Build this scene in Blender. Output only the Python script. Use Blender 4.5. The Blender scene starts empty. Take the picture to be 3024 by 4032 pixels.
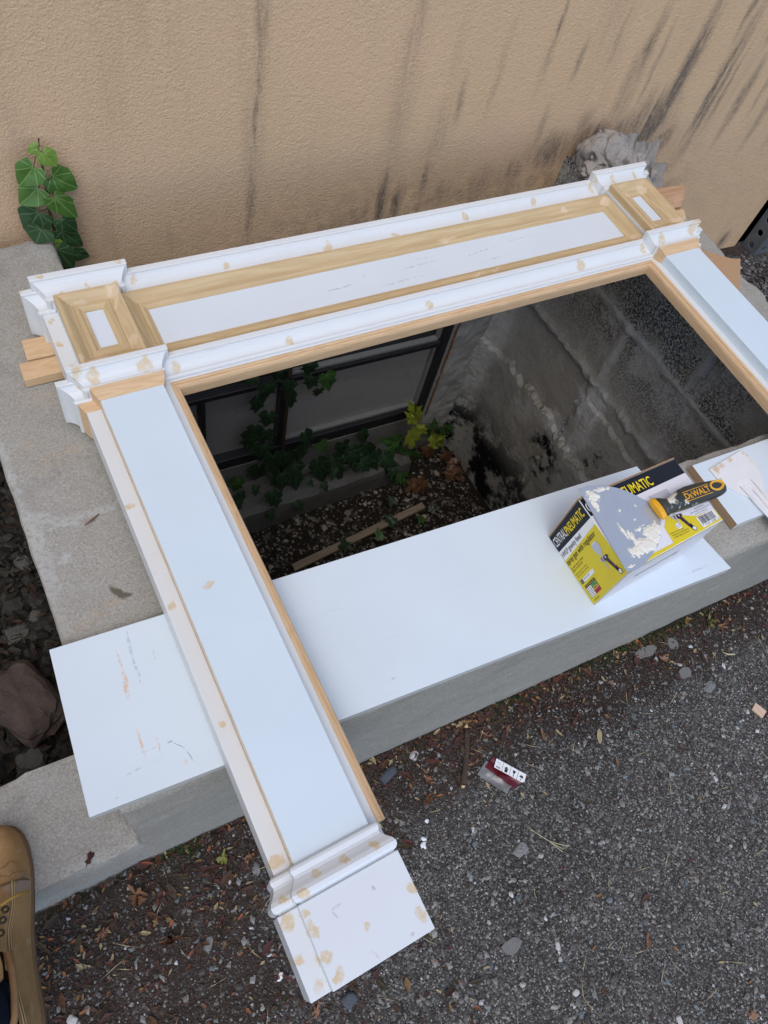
import bpy, bmesh, math, random
from math import sin, cos, pi, radians, sqrt, exp
from mathutils import Vector, Matrix, noise
sc = bpy.context.scene
C = sc.collection
random.seed(7)

# ------------------------------------------------------------------ camera
CAMP = (-0.72280037, -0.934671, 0.91789025)
cd = bpy.data.cameras.new('camera'); cam = bpy.data.objects.new('camera', cd); C.objects.link(cam)
def _rz(t): return Matrix.Rotation(t, 3, 'Z')
cm = _rz(radians(-44.60848862)) @ Matrix.Rotation(radians(32.50195314), 3, 'X') @ _rz(radians(19.80358361))
cam.matrix_world = Matrix.Translation(CAMP) @ cm.to_4x4()
cd.sensor_fit = 'VERTICAL'; cd.sensor_height = 36; cd.lens = 26.117; cd.clip_start = .02; cd.clip_end = 200
sc.camera = cam
# ------------------------------------------------------------------ light
w = bpy.data.worlds.new("World"); sc.world = w; w.use_nodes = True
wn = w.node_tree.nodes; wl = w.node_tree.links
bg = wn['Background']; sky = wn.new('ShaderNodeTexSky'); sky.sky_type = 'NISHITA'; sky.sun_disc = False
SUN_EL, SUN_AZ = radians(62), radians(215)
sky.sun_elevation = SUN_EL; sky.sun_rotation = SUN_AZ; sky.dust_density = 1.6; sky.air_density = 1.0; sky.ozone_density = 1.0
wl.new(sky.outputs[0], bg.inputs[0]); bg.inputs[1].default_value = 0.15
sd = bpy.data.lights.new('sun', 'SUN'); sun = bpy.data.objects.new('sun', sd); C.objects.link(sun)
sd.energy = 0.6; sd.angle = radians(50); sd.color = (1, .96, .9)
dv = Vector((sin(SUN_AZ) * cos(SUN_EL), cos(SUN_AZ) * cos(SUN_EL), sin(SUN_EL)))
sun.rotation_euler = dv.to_track_quat('Z', 'Y').to_euler()
sc.view_settings.view_transform = 'Standard'; sc.view_settings.look = 'None'
sc.view_settings.exposure = 0.62; sc.view_settings.gamma = 1

# ------------------------------------------------------------------ node helpers
class N:
    def __init__(s, name, rough=.6, spec=.3):
        s.m = bpy.data.materials.new(name); s.m.use_nodes = True
        s.t = s.m.node_tree; s.n = s.t.nodes; s.l = s.t.links
        s.b = s.n['Principled BSDF']; s.b.inputs['Roughness'].default_value = rough
        s.b.inputs['Specular IOR Level'].default_value = spec
        s.tc = s.n.new('ShaderNodeTexCoord'); s.obj = s.tc.outputs['Object']; s.uv = s.tc.outputs['UV']
        g = s.n.new('ShaderNodeNewGeometry'); s.pos = g.outputs['Position']; s.nrm = g.outputs['Normal']
    def inp(s, sock, v):
        if v is None: return
        if isinstance(v, bpy.types.NodeSocket): s.l.new(v, sock)
        else:
            if isinstance(v, (tuple, list)) and len(v) == 3 and sock.type == 'RGBA': v = (*v, 1)
            sock.default_value = v
    def noise(s, scale, det=4, rough=.6, vec=None, dist=0.):
        n = s.n.new('ShaderNodeTexNoise'); n.inputs['Scale'].default_value = scale; n.inputs['Detail'].default_value = det
        n.inputs['Roughness'].default_value = rough; n.inputs['Distortion'].default_value = dist
        s.l.new(vec or s.pos, n.inputs['Vector']); return n.outputs[0]
    def vor(s, scale, vec=None, feat='F1', out='Distance', rnd=1.):
        n = s.n.new('ShaderNodeTexVoronoi'); n.feature = feat; n.inputs['Scale'].default_value = scale
        n.inputs['Randomness'].default_value = rnd
        s.l.new(vec or s.pos, n.inputs['Vector']); return n.outputs[out]
    def sc(s, vec, sx, sy, sz, loc=(0, 0, 0), rot=(0, 0, 0), typ='POINT'):
        n = s.n.new('ShaderNodeMapping'); n.vector_type = typ; n.inputs['Scale'].default_value = (sx, sy, sz)
        n.inputs['Location'].default_value = loc; n.inputs['Rotation'].default_value = rot
        s.l.new(vec, n.inputs['Vector']); return n.outputs[0]
    def math(s, op, a, b=None, c=None, clamp=False):
        n = s.n.new('ShaderNodeMath'); n.operation = op; n.use_clamp = clamp
        s.inp(n.inputs[0], a); s.inp(n.inputs[1], b)
        if c is not None: s.inp(n.inputs[2], c)
        return n.outputs[0]
    def vm(s, op, a, b=None, out=0):
        n = s.n.new('ShaderNodeVectorMath'); n.operation = op; s.inp(n.inputs[0], a)
        if b is not None: s.inp(n.inputs[1], b)
        return n.outputs[out]
    def mr(s, v, a, b, c=0., d=1., smooth=True):
        n = s.n.new('ShaderNodeMapRange'); n.interpolation_type = 'SMOOTHSTEP' if smooth else 'LINEAR'
        s.inp(n.inputs[0], v)
        for i, q in enumerate((a, b, c, d)): n.inputs[i + 1].default_value = q
        return n.outputs[0]
    def ramp(s, v, pts):
        n = s.n.new('ShaderNodeValToRGB'); e = n.color_ramp.elements
        while len(e) < len(pts): e.new(.5)
        for q, (p, c) in zip(e, pts): q.position = p; q.color = (*c, 1)
        s.inp(n.inputs[0], v); return n.outputs[0]
    def mix(s, f, a, b, mode='MIX'):
        n = s.n.new('ShaderNodeMix'); n.data_type = 'RGBA'; n.blend_type = mode
        s.inp(n.inputs[0], f); s.inp(n.inputs[6], a); s.inp(n.inputs[7], b); return n.outputs[2]
    def color(s, c): s.inp(s.b.inputs['Base Color'], c); return s
    def bump(s, h, strength=.5, dist=.002):
        n = s.n.new('ShaderNodeBump'); n.inputs['Strength'].default_value = strength; n.inputs['Distance'].default_value = dist
        s.l.new(h, n.inputs['Height']); s.l.new(n.outputs[0], s.b.inputs['Normal']); return s
    def sep(s, v, i):
        n = s.n.new('ShaderNodeSeparateXYZ'); s.l.new(v, n.inputs[0]); return n.outputs[i]
    def comb(s, x, y, z):
        n = s.n.new('ShaderNodeCombineXYZ'); s.inp(n.inputs[0], x); s.inp(n.inputs[1], y); s.inp(n.inputs[2], z); return n.outputs[0]
    # soft mask: union of stretched ellipses. items: (center, angle about axis, half sizes, strength)
    def blobs(s, items, axis='Z', vec=None, inner=.55, outer=1.1, warp=.0, wscale=60):
        v = vec or s.pos
        if warp:
            nn = s.n.new('ShaderNodeTexNoise'); nn.inputs['Scale'].default_value = wscale; nn.inputs['Detail'].default_value = 3
            s.l.new(s.pos, nn.inputs['Vector'])
            d = s.vm('SUBTRACT', nn.outputs[1], (.5, .5, .5)); d = s.vm('MULTIPLY', d, (warp, warp, warp)); v = s.vm('ADD', v, d)
        r = None
        for (c, a, h, st) in items:
            m = s.sc(v, h[0], h[1], h[2], loc=c, rot=(0, 0, a) if axis == 'Z' else (0, a, 0), typ='TEXTURE')
            L = s.vm('LENGTH', m, out=1)
            k = s.mr(L, inner, outer, st, 0.)
            r = k if r is None else s.math('MAXIMUM', r, k)
        return r

def solid(name, col, rough=.6, spec=.3, metal=0., bumps=None, var=.0, vs=30):
    m = N(name, rough, spec)
    if var: m.color(m.mix(m.noise(vs, 4), tuple(c * (1 - var) for c in col), tuple(min(1, c * (1 + var)) for c in col)))
    else: m.color(col)
    m.b.inputs['Metallic'].default_value = metal
    if bumps: m.bump(m.noise(bumps[0], 4), bumps[1], bumps[2])
    return m.m

# ------------------------------------------------------------------ object helpers
def tag(o, label=None, cat=None, group=None, kind=None):
    if label: o['label'] = label
    if cat: o['category'] = cat
    if group: o['group'] = group
    if kind: o['kind'] = kind
    return o
def empty(name, loc, label, cat, group=None):
    o = bpy.data.objects.new(name, None); C.objects.link(o); o.location = loc; o.empty_display_size = .02
    return tag(o, label, cat, group)
def root_off(p):
    v = Vector((0, 0, 0))
    while p is not None: v += p.location; p = p.parent
    return v
class MB:
    """collects polygons in world coordinates"""
    def __init__(s): s.v = []; s.f = []; s.mi = []; s.uvs = {}; s.mi_cur = 0; s.sm = []
        # smooth flag per face
    def add(s, vs, fs, mi=0, smooth=False, uv=None):
        o = len(s.v); s.v += [tuple(v) for v in vs]
        for f in fs: s.f.append(tuple(i + o for i in f)); s.mi.append(mi); s.sm.append(smooth)
        if uv:
            for i, q in enumerate(uv): s.uvs[o + i] = q
        return s
    def box(s, x0, x1, y0, y1, z0, z1, mi=0):
        return s.hexa([(x0, y0), (x1, y0), (x1, y1), (x0, y1)], z0, z1, mi)
    def hexa(s, quad, z0, z1, mi=0):
        n = len(quad)
        vs = [(x, y, z0) for x, y in quad] + [(x, y, z1) for x, y in quad]
        fs = [tuple(range(n - 1, -1, -1)), tuple(range(n, 2 * n))] + [(i, (i + 1) % n, n + (i + 1) % n, n + i) for i in range(n)]
        return s.add(vs, fs, mi)
    def sweep(s, prof, path, closed_prof=False, caps=True, mi=0, smooth=False, mis=None):
        """prof: list of params; path: function(param)->list of points"""
        rows = [path(q) for q in prof]; m = len(rows[0]); n = len(rows)
        vs = [p for r in rows for p in r]; fs = []
        rng = n if closed_prof else n - 1
        for i in range(rng):
            for j in range(m - 1):
                a, b = i, (i + 1) % n
                fs.append((a * m + j, a * m + j + 1, b * m + j + 1, b * m + j))
        o = len(s.v); s.add(vs, fs, mi, smooth)
        if mis:
            k = len(s.f) - len(fs)
            for i in range(rng):
                for j in range(m - 1): s.mi[k + i * (m - 1) + j] = mis[j]
        if caps:
            s.f.append(tuple(o + i * m for i in range(n))); s.mi.append(mi); s.sm.append(False)
            s.f.append(tuple(o + i * m + m - 1 for i in range(n - 1, -1, -1))); s.mi.append(mi); s.sm.append(False)
        return s
    def tube(s, pts, rad, seg=8, mi=0, flat=1.):
        pts = [Vector(p) for p in pts]; n = len(pts); rows = []
        up = Vector((0, 0, 1))
        for i, p in enumerate(pts):
            t = (pts[min(i + 1, n - 1)] - pts[max(i - 1, 0)]).normalized()
            a = t.cross(up)
            if a.length < .1: a = t.cross(Vector((1, 0, 0)))
            a.normalize(); b = a.cross(t)
            r = rad[i] if isinstance(rad, (list, tuple)) else rad
            rows.append([p + a * r * cos(k * 2 * pi / seg) + b * r * flat * sin(k * 2 * pi / seg) for k in range(seg)])
        vs = [q for r in rows for q in r]; fs = []
        for i in range(n - 1):
            for k in range(seg):
                fs.append((i * seg + k, i * seg + (k + 1) % seg, (i + 1) * seg + (k + 1) % seg, (i + 1) * seg + k))
        o = len(s.v); s.add(vs, fs, mi, True)
        s.f.append(tuple(o + k for k in range(seg - 1, -1, -1))); s.mi.append(mi); s.sm.append(False)
        s.f.append(tuple(o + (n - 1) * seg + k for k in range(seg))); s.mi.append(mi); s.sm.append(False)
        return s
    def grid(s, fn, nu, nv, mi=0, smooth=True, keep=None):
        vs = [fn(i / nu, j / nv) for j in range(nv + 1) for i in range(nu + 1)]
        fs = []
        for j in range(nv):
            for i in range(nu):
                if keep and not keep((i + .5) / nu, (j + .5) / nv): continue
                a = j * (nu + 1) + i; fs.append((a, a + 1, a + nu + 2, a + nu + 1))
        return s.add(vs, fs, mi, smooth)
    def build(s, name, mats, parent=None, bevel=0, merge=False, seg=2, norm=True):
        off = root_off(parent)
        me = bpy.data.meshes.new(name); me.from_pydata([tuple(Vector(v) - off) for v in s.v], [], s.f)
        if not isinstance(mats, (list, tuple)): mats = [mats]
        for m in mats: me.materials.append(m)
        for p, mi, sm in zip(me.polygons, s.mi, s.sm): p.material_index = mi; p.use_smooth = sm
        if s.uvs:
            ul = me.uv_layers.new(name='UVMap')
            for lp in me.loops: ul.data[lp.index].uv = s.uvs.get(lp.vertex_index, (0, 0))
        bm = bmesh.new(); bm.from_mesh(me)
        if merge: bmesh.ops.remove_doubles(bm, verts=bm.verts, dist=1e-5)
        if norm: bmesh.ops.recalc_face_normals(bm, faces=bm.faces)
        bm.to_mesh(me); bm.free()
        o = bpy.data.objects.new(name, me); C.objects.link(o)
        if parent: o.parent = parent
        if bevel:
            b = o.modifiers.new('bevel', 'BEVEL'); b.width = bevel; b.segments = seg; b.limit_method = 'ANGLE'; b.angle_limit = radians(35)
        return o
def fbm(p, f, o=4, seed=0):
    return noise.fractal(Vector((p[0] * f + seed * 7.3, p[1] * f - seed * 3.1, p[2] * f + seed)), .6, 2., o)
def rough_hexa(quad, z0, z1, res=.012, rad=.012, amp=.004, freq=25, seed=0, mb=None, mi=0, chips=0.):
    """a rounded, uneven concrete block on a skewed footprint"""
    mb = mb or MB()
    q = [Vector((x, y, 0)) for x, y in quad]
    Lx = max((q[1] - q[0]).length, (q[2] - q[3]).length); Ly = max((q[3] - q[0]).length, (q[2] - q[1]).length); Lz = z1 - z0
    nx, ny, nz = [max(1, min(140, int(L / res))) for L in (Lx, Ly, Lz)]
    def P(a, b, c):
        p = Vector((a * Lx, b * Ly, c * Lz)); r = min(rad, Lx / 2.1, Ly / 2.1, Lz / 2.1)
        if chips:
            r = min(Ly / 2.1, Lz / 2.1, max(r * .3, r + chips * fbm(p, 14, 3, seed + 5)))
        inn = Vector((min(max(p.x, r), Lx - r), min(max(p.y, r), Ly - r), min(max(p.z, r), Lz - r)))
        d = p - inn
        if d.length > 1e-9:
            k = sum(1 for t in d if abs(t) > 1e-9)
            if k > 1: p = inn + d.normalized() * r
        a, b, c = p.x / Lx, p.y / Ly, p.z / Lz
        xy = q[0] * (1 - a) * (1 - b) + q[1] * a * (1 - b) + q[2] * a * b + q[3] * (1 - a) * b
        w_ = Vector((xy.x, xy.y, z0 + c * Lz))
        n1 = noise.noise_vector(w_ * freq + Vector((seed, 0, 0))) * amp * .6 + noise.noise_vector(w_ * freq * .22) * amp
        return w_ + n1
    mb.grid(lambda u, v: P(u, v, 1), nx, ny, mi); mb.grid(lambda u, v: P(u, v, 0), nx, ny, mi)
    mb.grid(lambda u, v: P(u, 0, v), nx, nz, mi); mb.grid(lambda u, v: P(u, 1, v), nx, nz, mi)
    mb.grid(lambda u, v: P(0, u, v), ny, nz, mi); mb.grid(lambda u, v: P(1, u, v), ny, nz, mi)
    return mb
_fonts = {}
def text_mesh(s, u0, u1, v0, v1, fr, mb, mi=0, h=.0004, bold=.0, shear=0.):
    """text fitted to the rectangle (u0..u1, v0..v1) of a frame (origin, U, V, normal)"""
    cu = bpy.data.curves.new('t', 'FONT'); cu.body = s; cu.size = 1; cu.offset = bold; cu.shear = shear; cu.resolution_u = 3
    ob = bpy.data.objects.new('t', cu); C.objects.link(ob)
    dg = bpy.context.evaluated_depsgraph_get(); dg.update()
    me = bpy.data.meshes.new_from_object(ob.evaluated_get(dg))
    C.objects.unlink(ob); bpy.data.objects.remove(ob)
    xs = [v.co.x for v in me.vertices]; ys = [v.co.y for v in me.vertices]
    a, b, c, d = min(xs), max(xs), min(ys), max(ys)
    O, U, V, Nn = fr
    vs = [O + U * (u0 + (v.co.x - a) / (b - a) * (u1 - u0)) + V * (v0 + (v.co.y - c) / (d - c) * (v1 - v0)) + Nn * h for v in me.vertices]
    mb.add(vs, [tuple(p.vertices) for p in me.polygons], mi)
    bpy.data.meshes.remove(me)
def flat_poly(pts, fr, mb, mi=0, h=.0003):
    O, U, V, Nn = fr
    mb.add([O + U * a + V * b + Nn * h for a, b in pts], [tuple(range(len(pts)))], mi)
def disc(cx, cy, r, n=20, rx=None): return [(cx + (rx or r) * cos(i * 2 * pi / n), cy + r * sin(i * 2 * pi / n)) for i in range(n)]

# ------------------------------------------------------------------ materials
def wall_y(x, off=0.): return .295 - .035 * x - off
def m_stucco():
    m = N('stucco', .9, .15)
    base = m.mix(m.noise(1.3, 3), (.60, .415, .25), (.685, .485, .30))
    base = m.mix(m.mr(m.noise(5, 5), .45, .75, 0, .5), base, (.71, .455, .30))
    base = m.mix(m.mr(m.noise(220, 3), .45, .7, 0, .25), base, (.79, .575, .36))
    v = m.comb(m.sep(m.pos, 0), 0., m.sep(m.pos, 2))
    S = [(-.168, .31, .018, .20, .75), (-.173, .16, .007, .07, .55), (-.174, .08, .009, .11, .95), (-.176, .03, .026, .16, .4), (-.178, -.12, .014, .12, .6), (.138, .2, .022, .2, .4), (.14, .05, .04, .2, .25), (.281, .06, .012, .07, .5), (.245, .0, .03, .1, .3),
         (.138, -.16, .022, .1, .95), (.181, -.17, .018, .07, 1.), (.10, -.18, .02, .05, .6), (.03, -.20, .03, .05, .45), (.475, .21, .008, .05, .9), (.474, .15, .015, .1, .4), (.565, .13, .012, .06, .6), (.757, .15, .016, .11, .95), (.75, .05, .03, .14, .55),
         (.80, .1, .010, .12, .6), (.912, .06, .028, .22, 1.0), (.905, -.03, .045, .12, .8), (1.053, .03, .028, .22, 1.15), (1.09, .02, .012, .15, .7), (1.17, -.01, .022, .13, .9), (.88, -.05, .085, .11, 1.1), (.80, -.05, .05, .06, .8), (.95, -.11, .06, .07, .85), (1.04, -.12, .05, .08, .6), (.70, -.06, .08, .06, .85),
         (.59, -.09, .09, .06, .75), (.66, -.02, .03, .05, .6), (.48, -.13, .05, .05, .6), (.53, -.03, .012, .08, .45), (.24, -.12, .02, .06, .7), (.30, -.16, .05, .05, .5), (.40, -.15, .05, .06, .5), (1.52, -.53, .03, .045, .9), (1.24, .05, .012, .12, .7),
         (1.14, .22, .012, .1, .9), (1.02, .23, .012, .09, .8), (-.35, -.18, .012, .05, .25), (.36, .12, .012, .12, .3), (.65, .18, .01, .1, .45), (1.3, .0, .02, .2, .6), (1.4, .1, .03, .3, .5)]
    mask = m.blobs([((x, 0, z), 0, (hw, 1, hh), st) for x, z, hw, hh, st in S], 'Y', vec=v, inner=.05, outer=1.35, warp=.022, wscale=16)
    streak = m.mr(m.noise(1, 5, .65, vec=m.sc(m.pos, 55, 55, 6)), .34, .58, .3, 1.25)
    fine = m.mr(m.noise(1, 5, .7, vec=m.sc(m.pos, 240, 240, 45)), .35, .6, .4, 1.1)
    mask = m.math('MULTIPLY', mask, m.math('ADD', m.math('MULTIPLY', m.math('MULTIPLY', streak, fine), .68), m.math('MULTIPLY', m.mr(m.noise(1, 4, .6, vec=m.sc(m.pos, 26, 26, 5)), .35, .65), .30)))
    faint = m.mr(m.noise(1, 4, .6, vec=m.sc(m.pos, 14, 14, 1.6)), .5, .8, 0, .2)
    low = m.math('MULTIPLY', m.mr(m.sep(m.pos, 2), -.02, -.3, 0, 1.), m.mr(m.noise(30, 6, .7), .38, .62, 0, .65))
    low = m.math('MULTIPLY', low, m.mr(m.sep(m.pos, 0), -.3, .15, .2, 1.))
    low = m.math('MULTIPLY', low, m.mr(m.sep(m.pos, 0), 1.0, 1.18, 1., .12))
    tot = m.math('MAXIMUM', m.math('MAXIMUM', mask, low), faint)
    col = m.mix(m.math('MINIMUM', tot, .92), base, (.135, .112, .095))
    m.color(col)
    h = m.math('ADD', m.math('MULTIPLY', m.noise(250, 4, .65), 1.), m.math('MULTIPLY', m.noise(110, 3, .6), .6))
    m.bump(h, .8, .0038); return m.m
def m_concrete(name, a, b, speck=.5, bumpd=.0016, stain=True, rust=False):
    m = N(name, .93, .12)
    c = m.mix(m.noise(4, 5, .6), a, b)
    c = m.mix(m.mr(m.noise(300, 3, .7), .4, .7, 0, speck), c, tuple(x * 1.5 for x in b))
    c = m.mix(m.mr(m.vor(160), .0, .5, speck * .8, 0), c, tuple(x * .62 for x in a))
    if stain:
        c = m.mix(m.mr(m.noise(11, 6, .75), .54, .75, 0, .32), c, tuple(min(1, x * 1.55) for x in b))
        c = m.mix(m.mr(m.noise(7, 6, .7, vec=m.sc(m.pos, 1, 1, 1, loc=(3, 1, 0))), .55, .75, 0, .45), c, tuple(x * .6 for x in a))
    if rust:
        k = m.blobs([((-.70, -.20, 0), .2, (.06, .02, 9), .22), ((-.74, -.17, 0), .2, (.03, .02, 9), .18), ((-.72, -.47, 0), .3, (.05, .01, 9), .22), ((.40, -.76, 0), .0, (.03, .015, 9), .4), ((-.69, -.08, 0), 0, (.06, .02, 9), .2)], warp=.03, wscale=40)
        c = m.mix(m.math('MULTIPLY', k, m.mr(m.noise(90, 4), .4, .6)), c, (.50, .34, .17))
        k = m.blobs([((-.690, -.449, 0), .5, (.006, .018, 9), 1.), ((-.683, -.456, 0), 1.2, (.005, .013, 9), 1.)], warp=.008, wscale=90)
        c = m.mix(k, c, (.135, .12, .09))
        k = m.blobs([((-.691, -.312, 0), .1, (.07, .006, 9), .8), ((-.745, -.30, 0), -.5, (.05, .010, 9), .9), ((-.765, -.35, 0), 0, (.012, .09, 9), .8), ((-.74, -.37, 0), 0, (.012, .012, 9), .9), ((-.775, -.25, 0), 0, (.01, .2, 9), .7)], warp=.03, wscale=60)
        c = m.mix(m.math('MULTIPLY', k, m.mr(m.noise(140, 3), .3, .6, 0, .7)), c, (.46, .47, .45))
    m.color(c)
    m.bump(m.math('ADD', m.noise(320, 3, .7), m.math('MULTIPLY', m.noise(90, 4), .8)), .8, bumpd); return m.m
def m_wellblock():
    m = N('old_block', .95, .1)
    z = m.sep(m.pos, 2); y = m.sep(m.pos, 1)
    c = m.mix(m.noise(6, 6, .65), (.31, .30, .265), (.54, .525, .475))
    pit = m.mr(m.noise(190, 4, .8), .47, .56, 0, 1)
    pitreg = m.mr(z, -.30, -.50, 1., .25)
    pitreg = m.math('MULTIPLY', pitreg, m.mr(m.noise(8, 4), .35, .55, .25, 1.))
    c = m.mix(m.math('MULTIPLY', m.math('SUBTRACT', 1., pit), pitreg), c, (.062, .060, .055))
    mort = m.blobs([((0, 0.0, -.292), 0, (9, 9, .013), .9), ((0, 0, -.503), 0, (9, 9, .014), .7), ((0, 0, -.762), 0, (9, 9, .014), .6), ((0, -.145, -.39), 0, (9, .022, .11), .8), ((0, -.36, -.21), 0, (9, .016, .1), .7)], warp=.012, wscale=45)
    c = m.mix(mort, c, (.44, .43, .40))
    lite = m.blobs([((0, -.17, -.57), 0, (9, .07, .09), 1.), ((0, -.2, -.66), 0, (9, .05, .10), .8), ((0, -.11, -.74), 0, (9, .08, .05), .7), ((0, -.36, -.34), 0, (9, .08, .06), .35), ((0, .02, -.80), 0, (9, .06, .06), .5), ((0, -.40, -.47), 0, (9, .05, .05), .4), ((0, .25, -.8), 0, (9, .05, .5), .6)], warp=.07, wscale=18)
    c = m.mix(m.math('MULTIPLY', lite, m.mr(m.noise(60, 5), .3, .6, .4, 1.)), c, (.60, .61, .60))
    g = m.mr(m.noise(14, 5), .52, .7, 0, .6); c = m.mix(g, c, (.26, .25, .17))
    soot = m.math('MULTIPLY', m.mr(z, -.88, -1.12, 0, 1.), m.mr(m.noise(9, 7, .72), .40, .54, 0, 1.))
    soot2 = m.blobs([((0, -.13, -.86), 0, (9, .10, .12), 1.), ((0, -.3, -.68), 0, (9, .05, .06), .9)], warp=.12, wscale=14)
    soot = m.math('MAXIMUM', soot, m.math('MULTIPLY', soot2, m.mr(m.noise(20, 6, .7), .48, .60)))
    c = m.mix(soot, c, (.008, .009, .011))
    m.color(c)
    m.bump(m.math('ADD', m.noise(170, 5, .8), m.math('MULTIPLY', m.noise(40, 5), 1.)), .9, .004); return m.m
def m_asphalt():
    m = N('asphalt', .9, .2)
    cellc = m.vor(290, out='Color'); d = m.vor(290)
    g = m.sep(cellc, 0)
    c = m.ramp(g, [(0, (.056, .050, .044)), (.40, (.105, .095, .084)), (.70, (.17, .158, .143)), (.88, (.30, .283, .255)), (1, (.55, .52, .47))])
    c = m.mix(m.mr(d, .25, .6, 0, .6), c, (.045, .041, .037))
    c2 = m.sep(m.vor(75, out='Color'), 1)
    c = m.mix(m.math('MULTIPLY', m.mr(c2, .80, .95), m.mr(m.vor(75), .55, .35, 0, .8)), c, (.16, .15, .14))
    y = m.sep(m.pos, 1); x = m.sep(m.pos, 0)
    near = m.mr(m.math('ADD', y, m.math('MULTIPLY', x, .04)), -1.02, -.80, 0, 1.)
    left = m.mr(x, -.30, -.80, 0, 1.)
    dirt = m.math('ADD', m.math('MAXIMUM', near, left), m.math('MULTIPLY', m.math('SUBTRACT', m.noise(12, 6, .7), .5), 2.2))
    dirt = m.mr(dirt, .35, .9, 0, .82)
    dc = m.mix(m.noise(120, 6, .8), (.020, .013, .010), (.085, .056, .042))
    c = m.mix(dirt, c, dc)
    c = m.mix(m.mr(m.noise(2.6, 4), .4, .7, 0, .35), c, (.1, .1, .1), 'MULTIPLY')
    m.color(c)
    m.bump(m.math('SUBTRACT', m.noise(160, 5, .8), d), .9, .004); return m.m
def m_soil():
    m = N('dark_soil', .95, .1)
    c = m.mix(m.noise(70, 7, .75), (.008, .007, .006), (.05, .042, .034)); m.color(c)
    m.bump(m.noise(60, 7, .8), 1., .01); return m.m
def m_wood(name, a, b, axis='X', rings=26, filler=None, rough=.55):
    m = N(name, rough, .3)
    s = {'X': (.10, 1, 1), 'Y': (1, .10, 1), 'Z': (1, 1, .1)}[axis]
    v = m.sc(m.pos, *[q * 22 for q in s])
    n1 = m.noise(1.2, 3, .5, vec=v)
    wv = m.math('FRACT', m.math('MULTIPLY', n1, rings * .6))
    wv = m.mr(m.math('ABSOLUTE', m.math('SUBTRACT', wv, .5)), 0, .5)
    g = {'X': (4, 130, 130), 'Y': (130, 4, 130), 'Z': (130, 130, 4)}[axis]
    fi = m.noise(1, 4, .6, vec=m.sc(m.pos, *g))
    c = m.mix(m.math('ADD', m.math('MULTIPLY', wv, .45), m.math('MULTIPLY', fi, .6)), a, b)
    if filler:
        k = m.blobs(filler, warp=.02, wscale=45); k = m.math('MULTIPLY', k, m.mr(m.noise(50, 3), .25, .5, .4, 1.))
        c = m.mix(k, c, (.66, .52, .36))
    m.color(c); m.bump(fi, .25, .0006); return m.m
FILL = [(-0.615, 0.029, 0.0062), (-0.575, 0.034, 0.0062), (-0.533, 0.029, 0.0062), (-0.497, 0.042, 0.0074), (-0.334, 0.036, 0.007), (-0.637, 0.056, 0.0062), (-0.619, -0.156, 0.012), (-0.541, -0.155, 0.013), (-0.495, -0.157, 0.0105), (-0.639, -0.146, 0.0089), (-0.516, 0.058, 0.007), (-0.638, -0.096, 0.0052), (0.005, 0.032, 0.009), (-0.139, 0.034, 0.011), (0.17, 0.039, 0.010), (0.343, 0.039, 0.009), (0.503, 0.042, 0.0103), (-0.301, -0.158, 0.008), (-0.025, -0.157, 0.009), (0.332, -0.154, 0.0106), (0.5, -0.154, 0.009), (0.552, 0.039, 0.0113), (0.615, 0.04, 0.008), (0.62, 0.026, 0.008), (0.539, -0.156, 0.0115), (0.628, -0.15, 0.0138), (0.646, -0.14, 0.010),
        (-0.636, -0.369, 0.0075), (-0.636, -0.533, 0.0075), (-0.584, -0.531, 0.0083), (-0.633, -0.705, 0.008), (-0.635, -0.874, 0.0100), (-0.604, -0.907, 0.0071), (-0.57, -0.909, 0.0057), (-0.534, -0.91, 0.0067), (-0.626, -0.916, 0.0071), (-0.645, -0.914, 0.0072), (-0.65, -0.937, 0.010), (-0.632, -0.937, 0.0065), (-0.631, -0.955, 0.0090), (-0.63, -0.982, 0.0093), (-0.625, -1.005, 0.007), (-0.654, -0.973, 0.0076), (-0.646, -1.004, 0.0086), (-0.515, -0.97, 0.0072), (-0.519, -0.997, 0.0086), (-0.578, -0.977, 0.005), (-0.642, .0, .006), (-.643, -.05, .008), (-.672, .01, .012), (-.672, .06, .01)]
def m_paint(name, base, fill=True, marks=None, smudge=.09):
    m = N(name, .38, .4)
    c = m.mix(m.noise(9, 4), base, tuple(x * (1 - smudge) for x in base))
    c = m.mix(m.mr(m.noise(2.5, 5, .7), .55, .75, 0, .25), c, tuple(x * .86 for x in base))
    spk = m.math('MULTIPLY', m.mr(m.vor(42), .035, .02), m.mr(m.noise(15, 2), .5, .6)); c = m.mix(m.math('MULTIPLY', spk, .6), c, (.30, .24, .20))
    sc_ = m.mr(m.noise(1, 3, .5, vec=m.sc(m.pos, 9, 420, 9, rot=(0, 0, .3))), .70, .74, 0, .3); sc_ = m.math('MULTIPLY', sc_, m.mr(m.noise(11, 3), .52, .6)); c = m.mix(sc_, c, (.42, .42, .44))
    if fill:
        rr = random.Random(3)
        it = [((x, y, 0), rr.uniform(0, 3), (r * rr.uniform(1.0, 1.25), r * rr.uniform(.75, 1.0), 9), 1.) for x, y, r in FILL]
        k = m.blobs(it, warp=.018, wscale=75, inner=.55, outer=1.0)
        k = m.math('MULTIPLY', k, m.mr(m.noise(110, 4, .7), .32, .55, .25, .95))
        c = m.mix(m.math('MULTIPLY', k, .95), c, (.60, .475, .29))
    if marks:
        for (items, col, thr) in marks:
            k = m.blobs(items, warp=.006, wscale=60, inner=.4, outer=1.0)
            k = m.math('MULTIPLY', k, m.mr(m.noise(150, 4, .7), thr, thr + .12))
            c = m.mix(k, c, col)
    m.color(c); m.bump(m.noise(25, 3), .06, .002); return m.m
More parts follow.
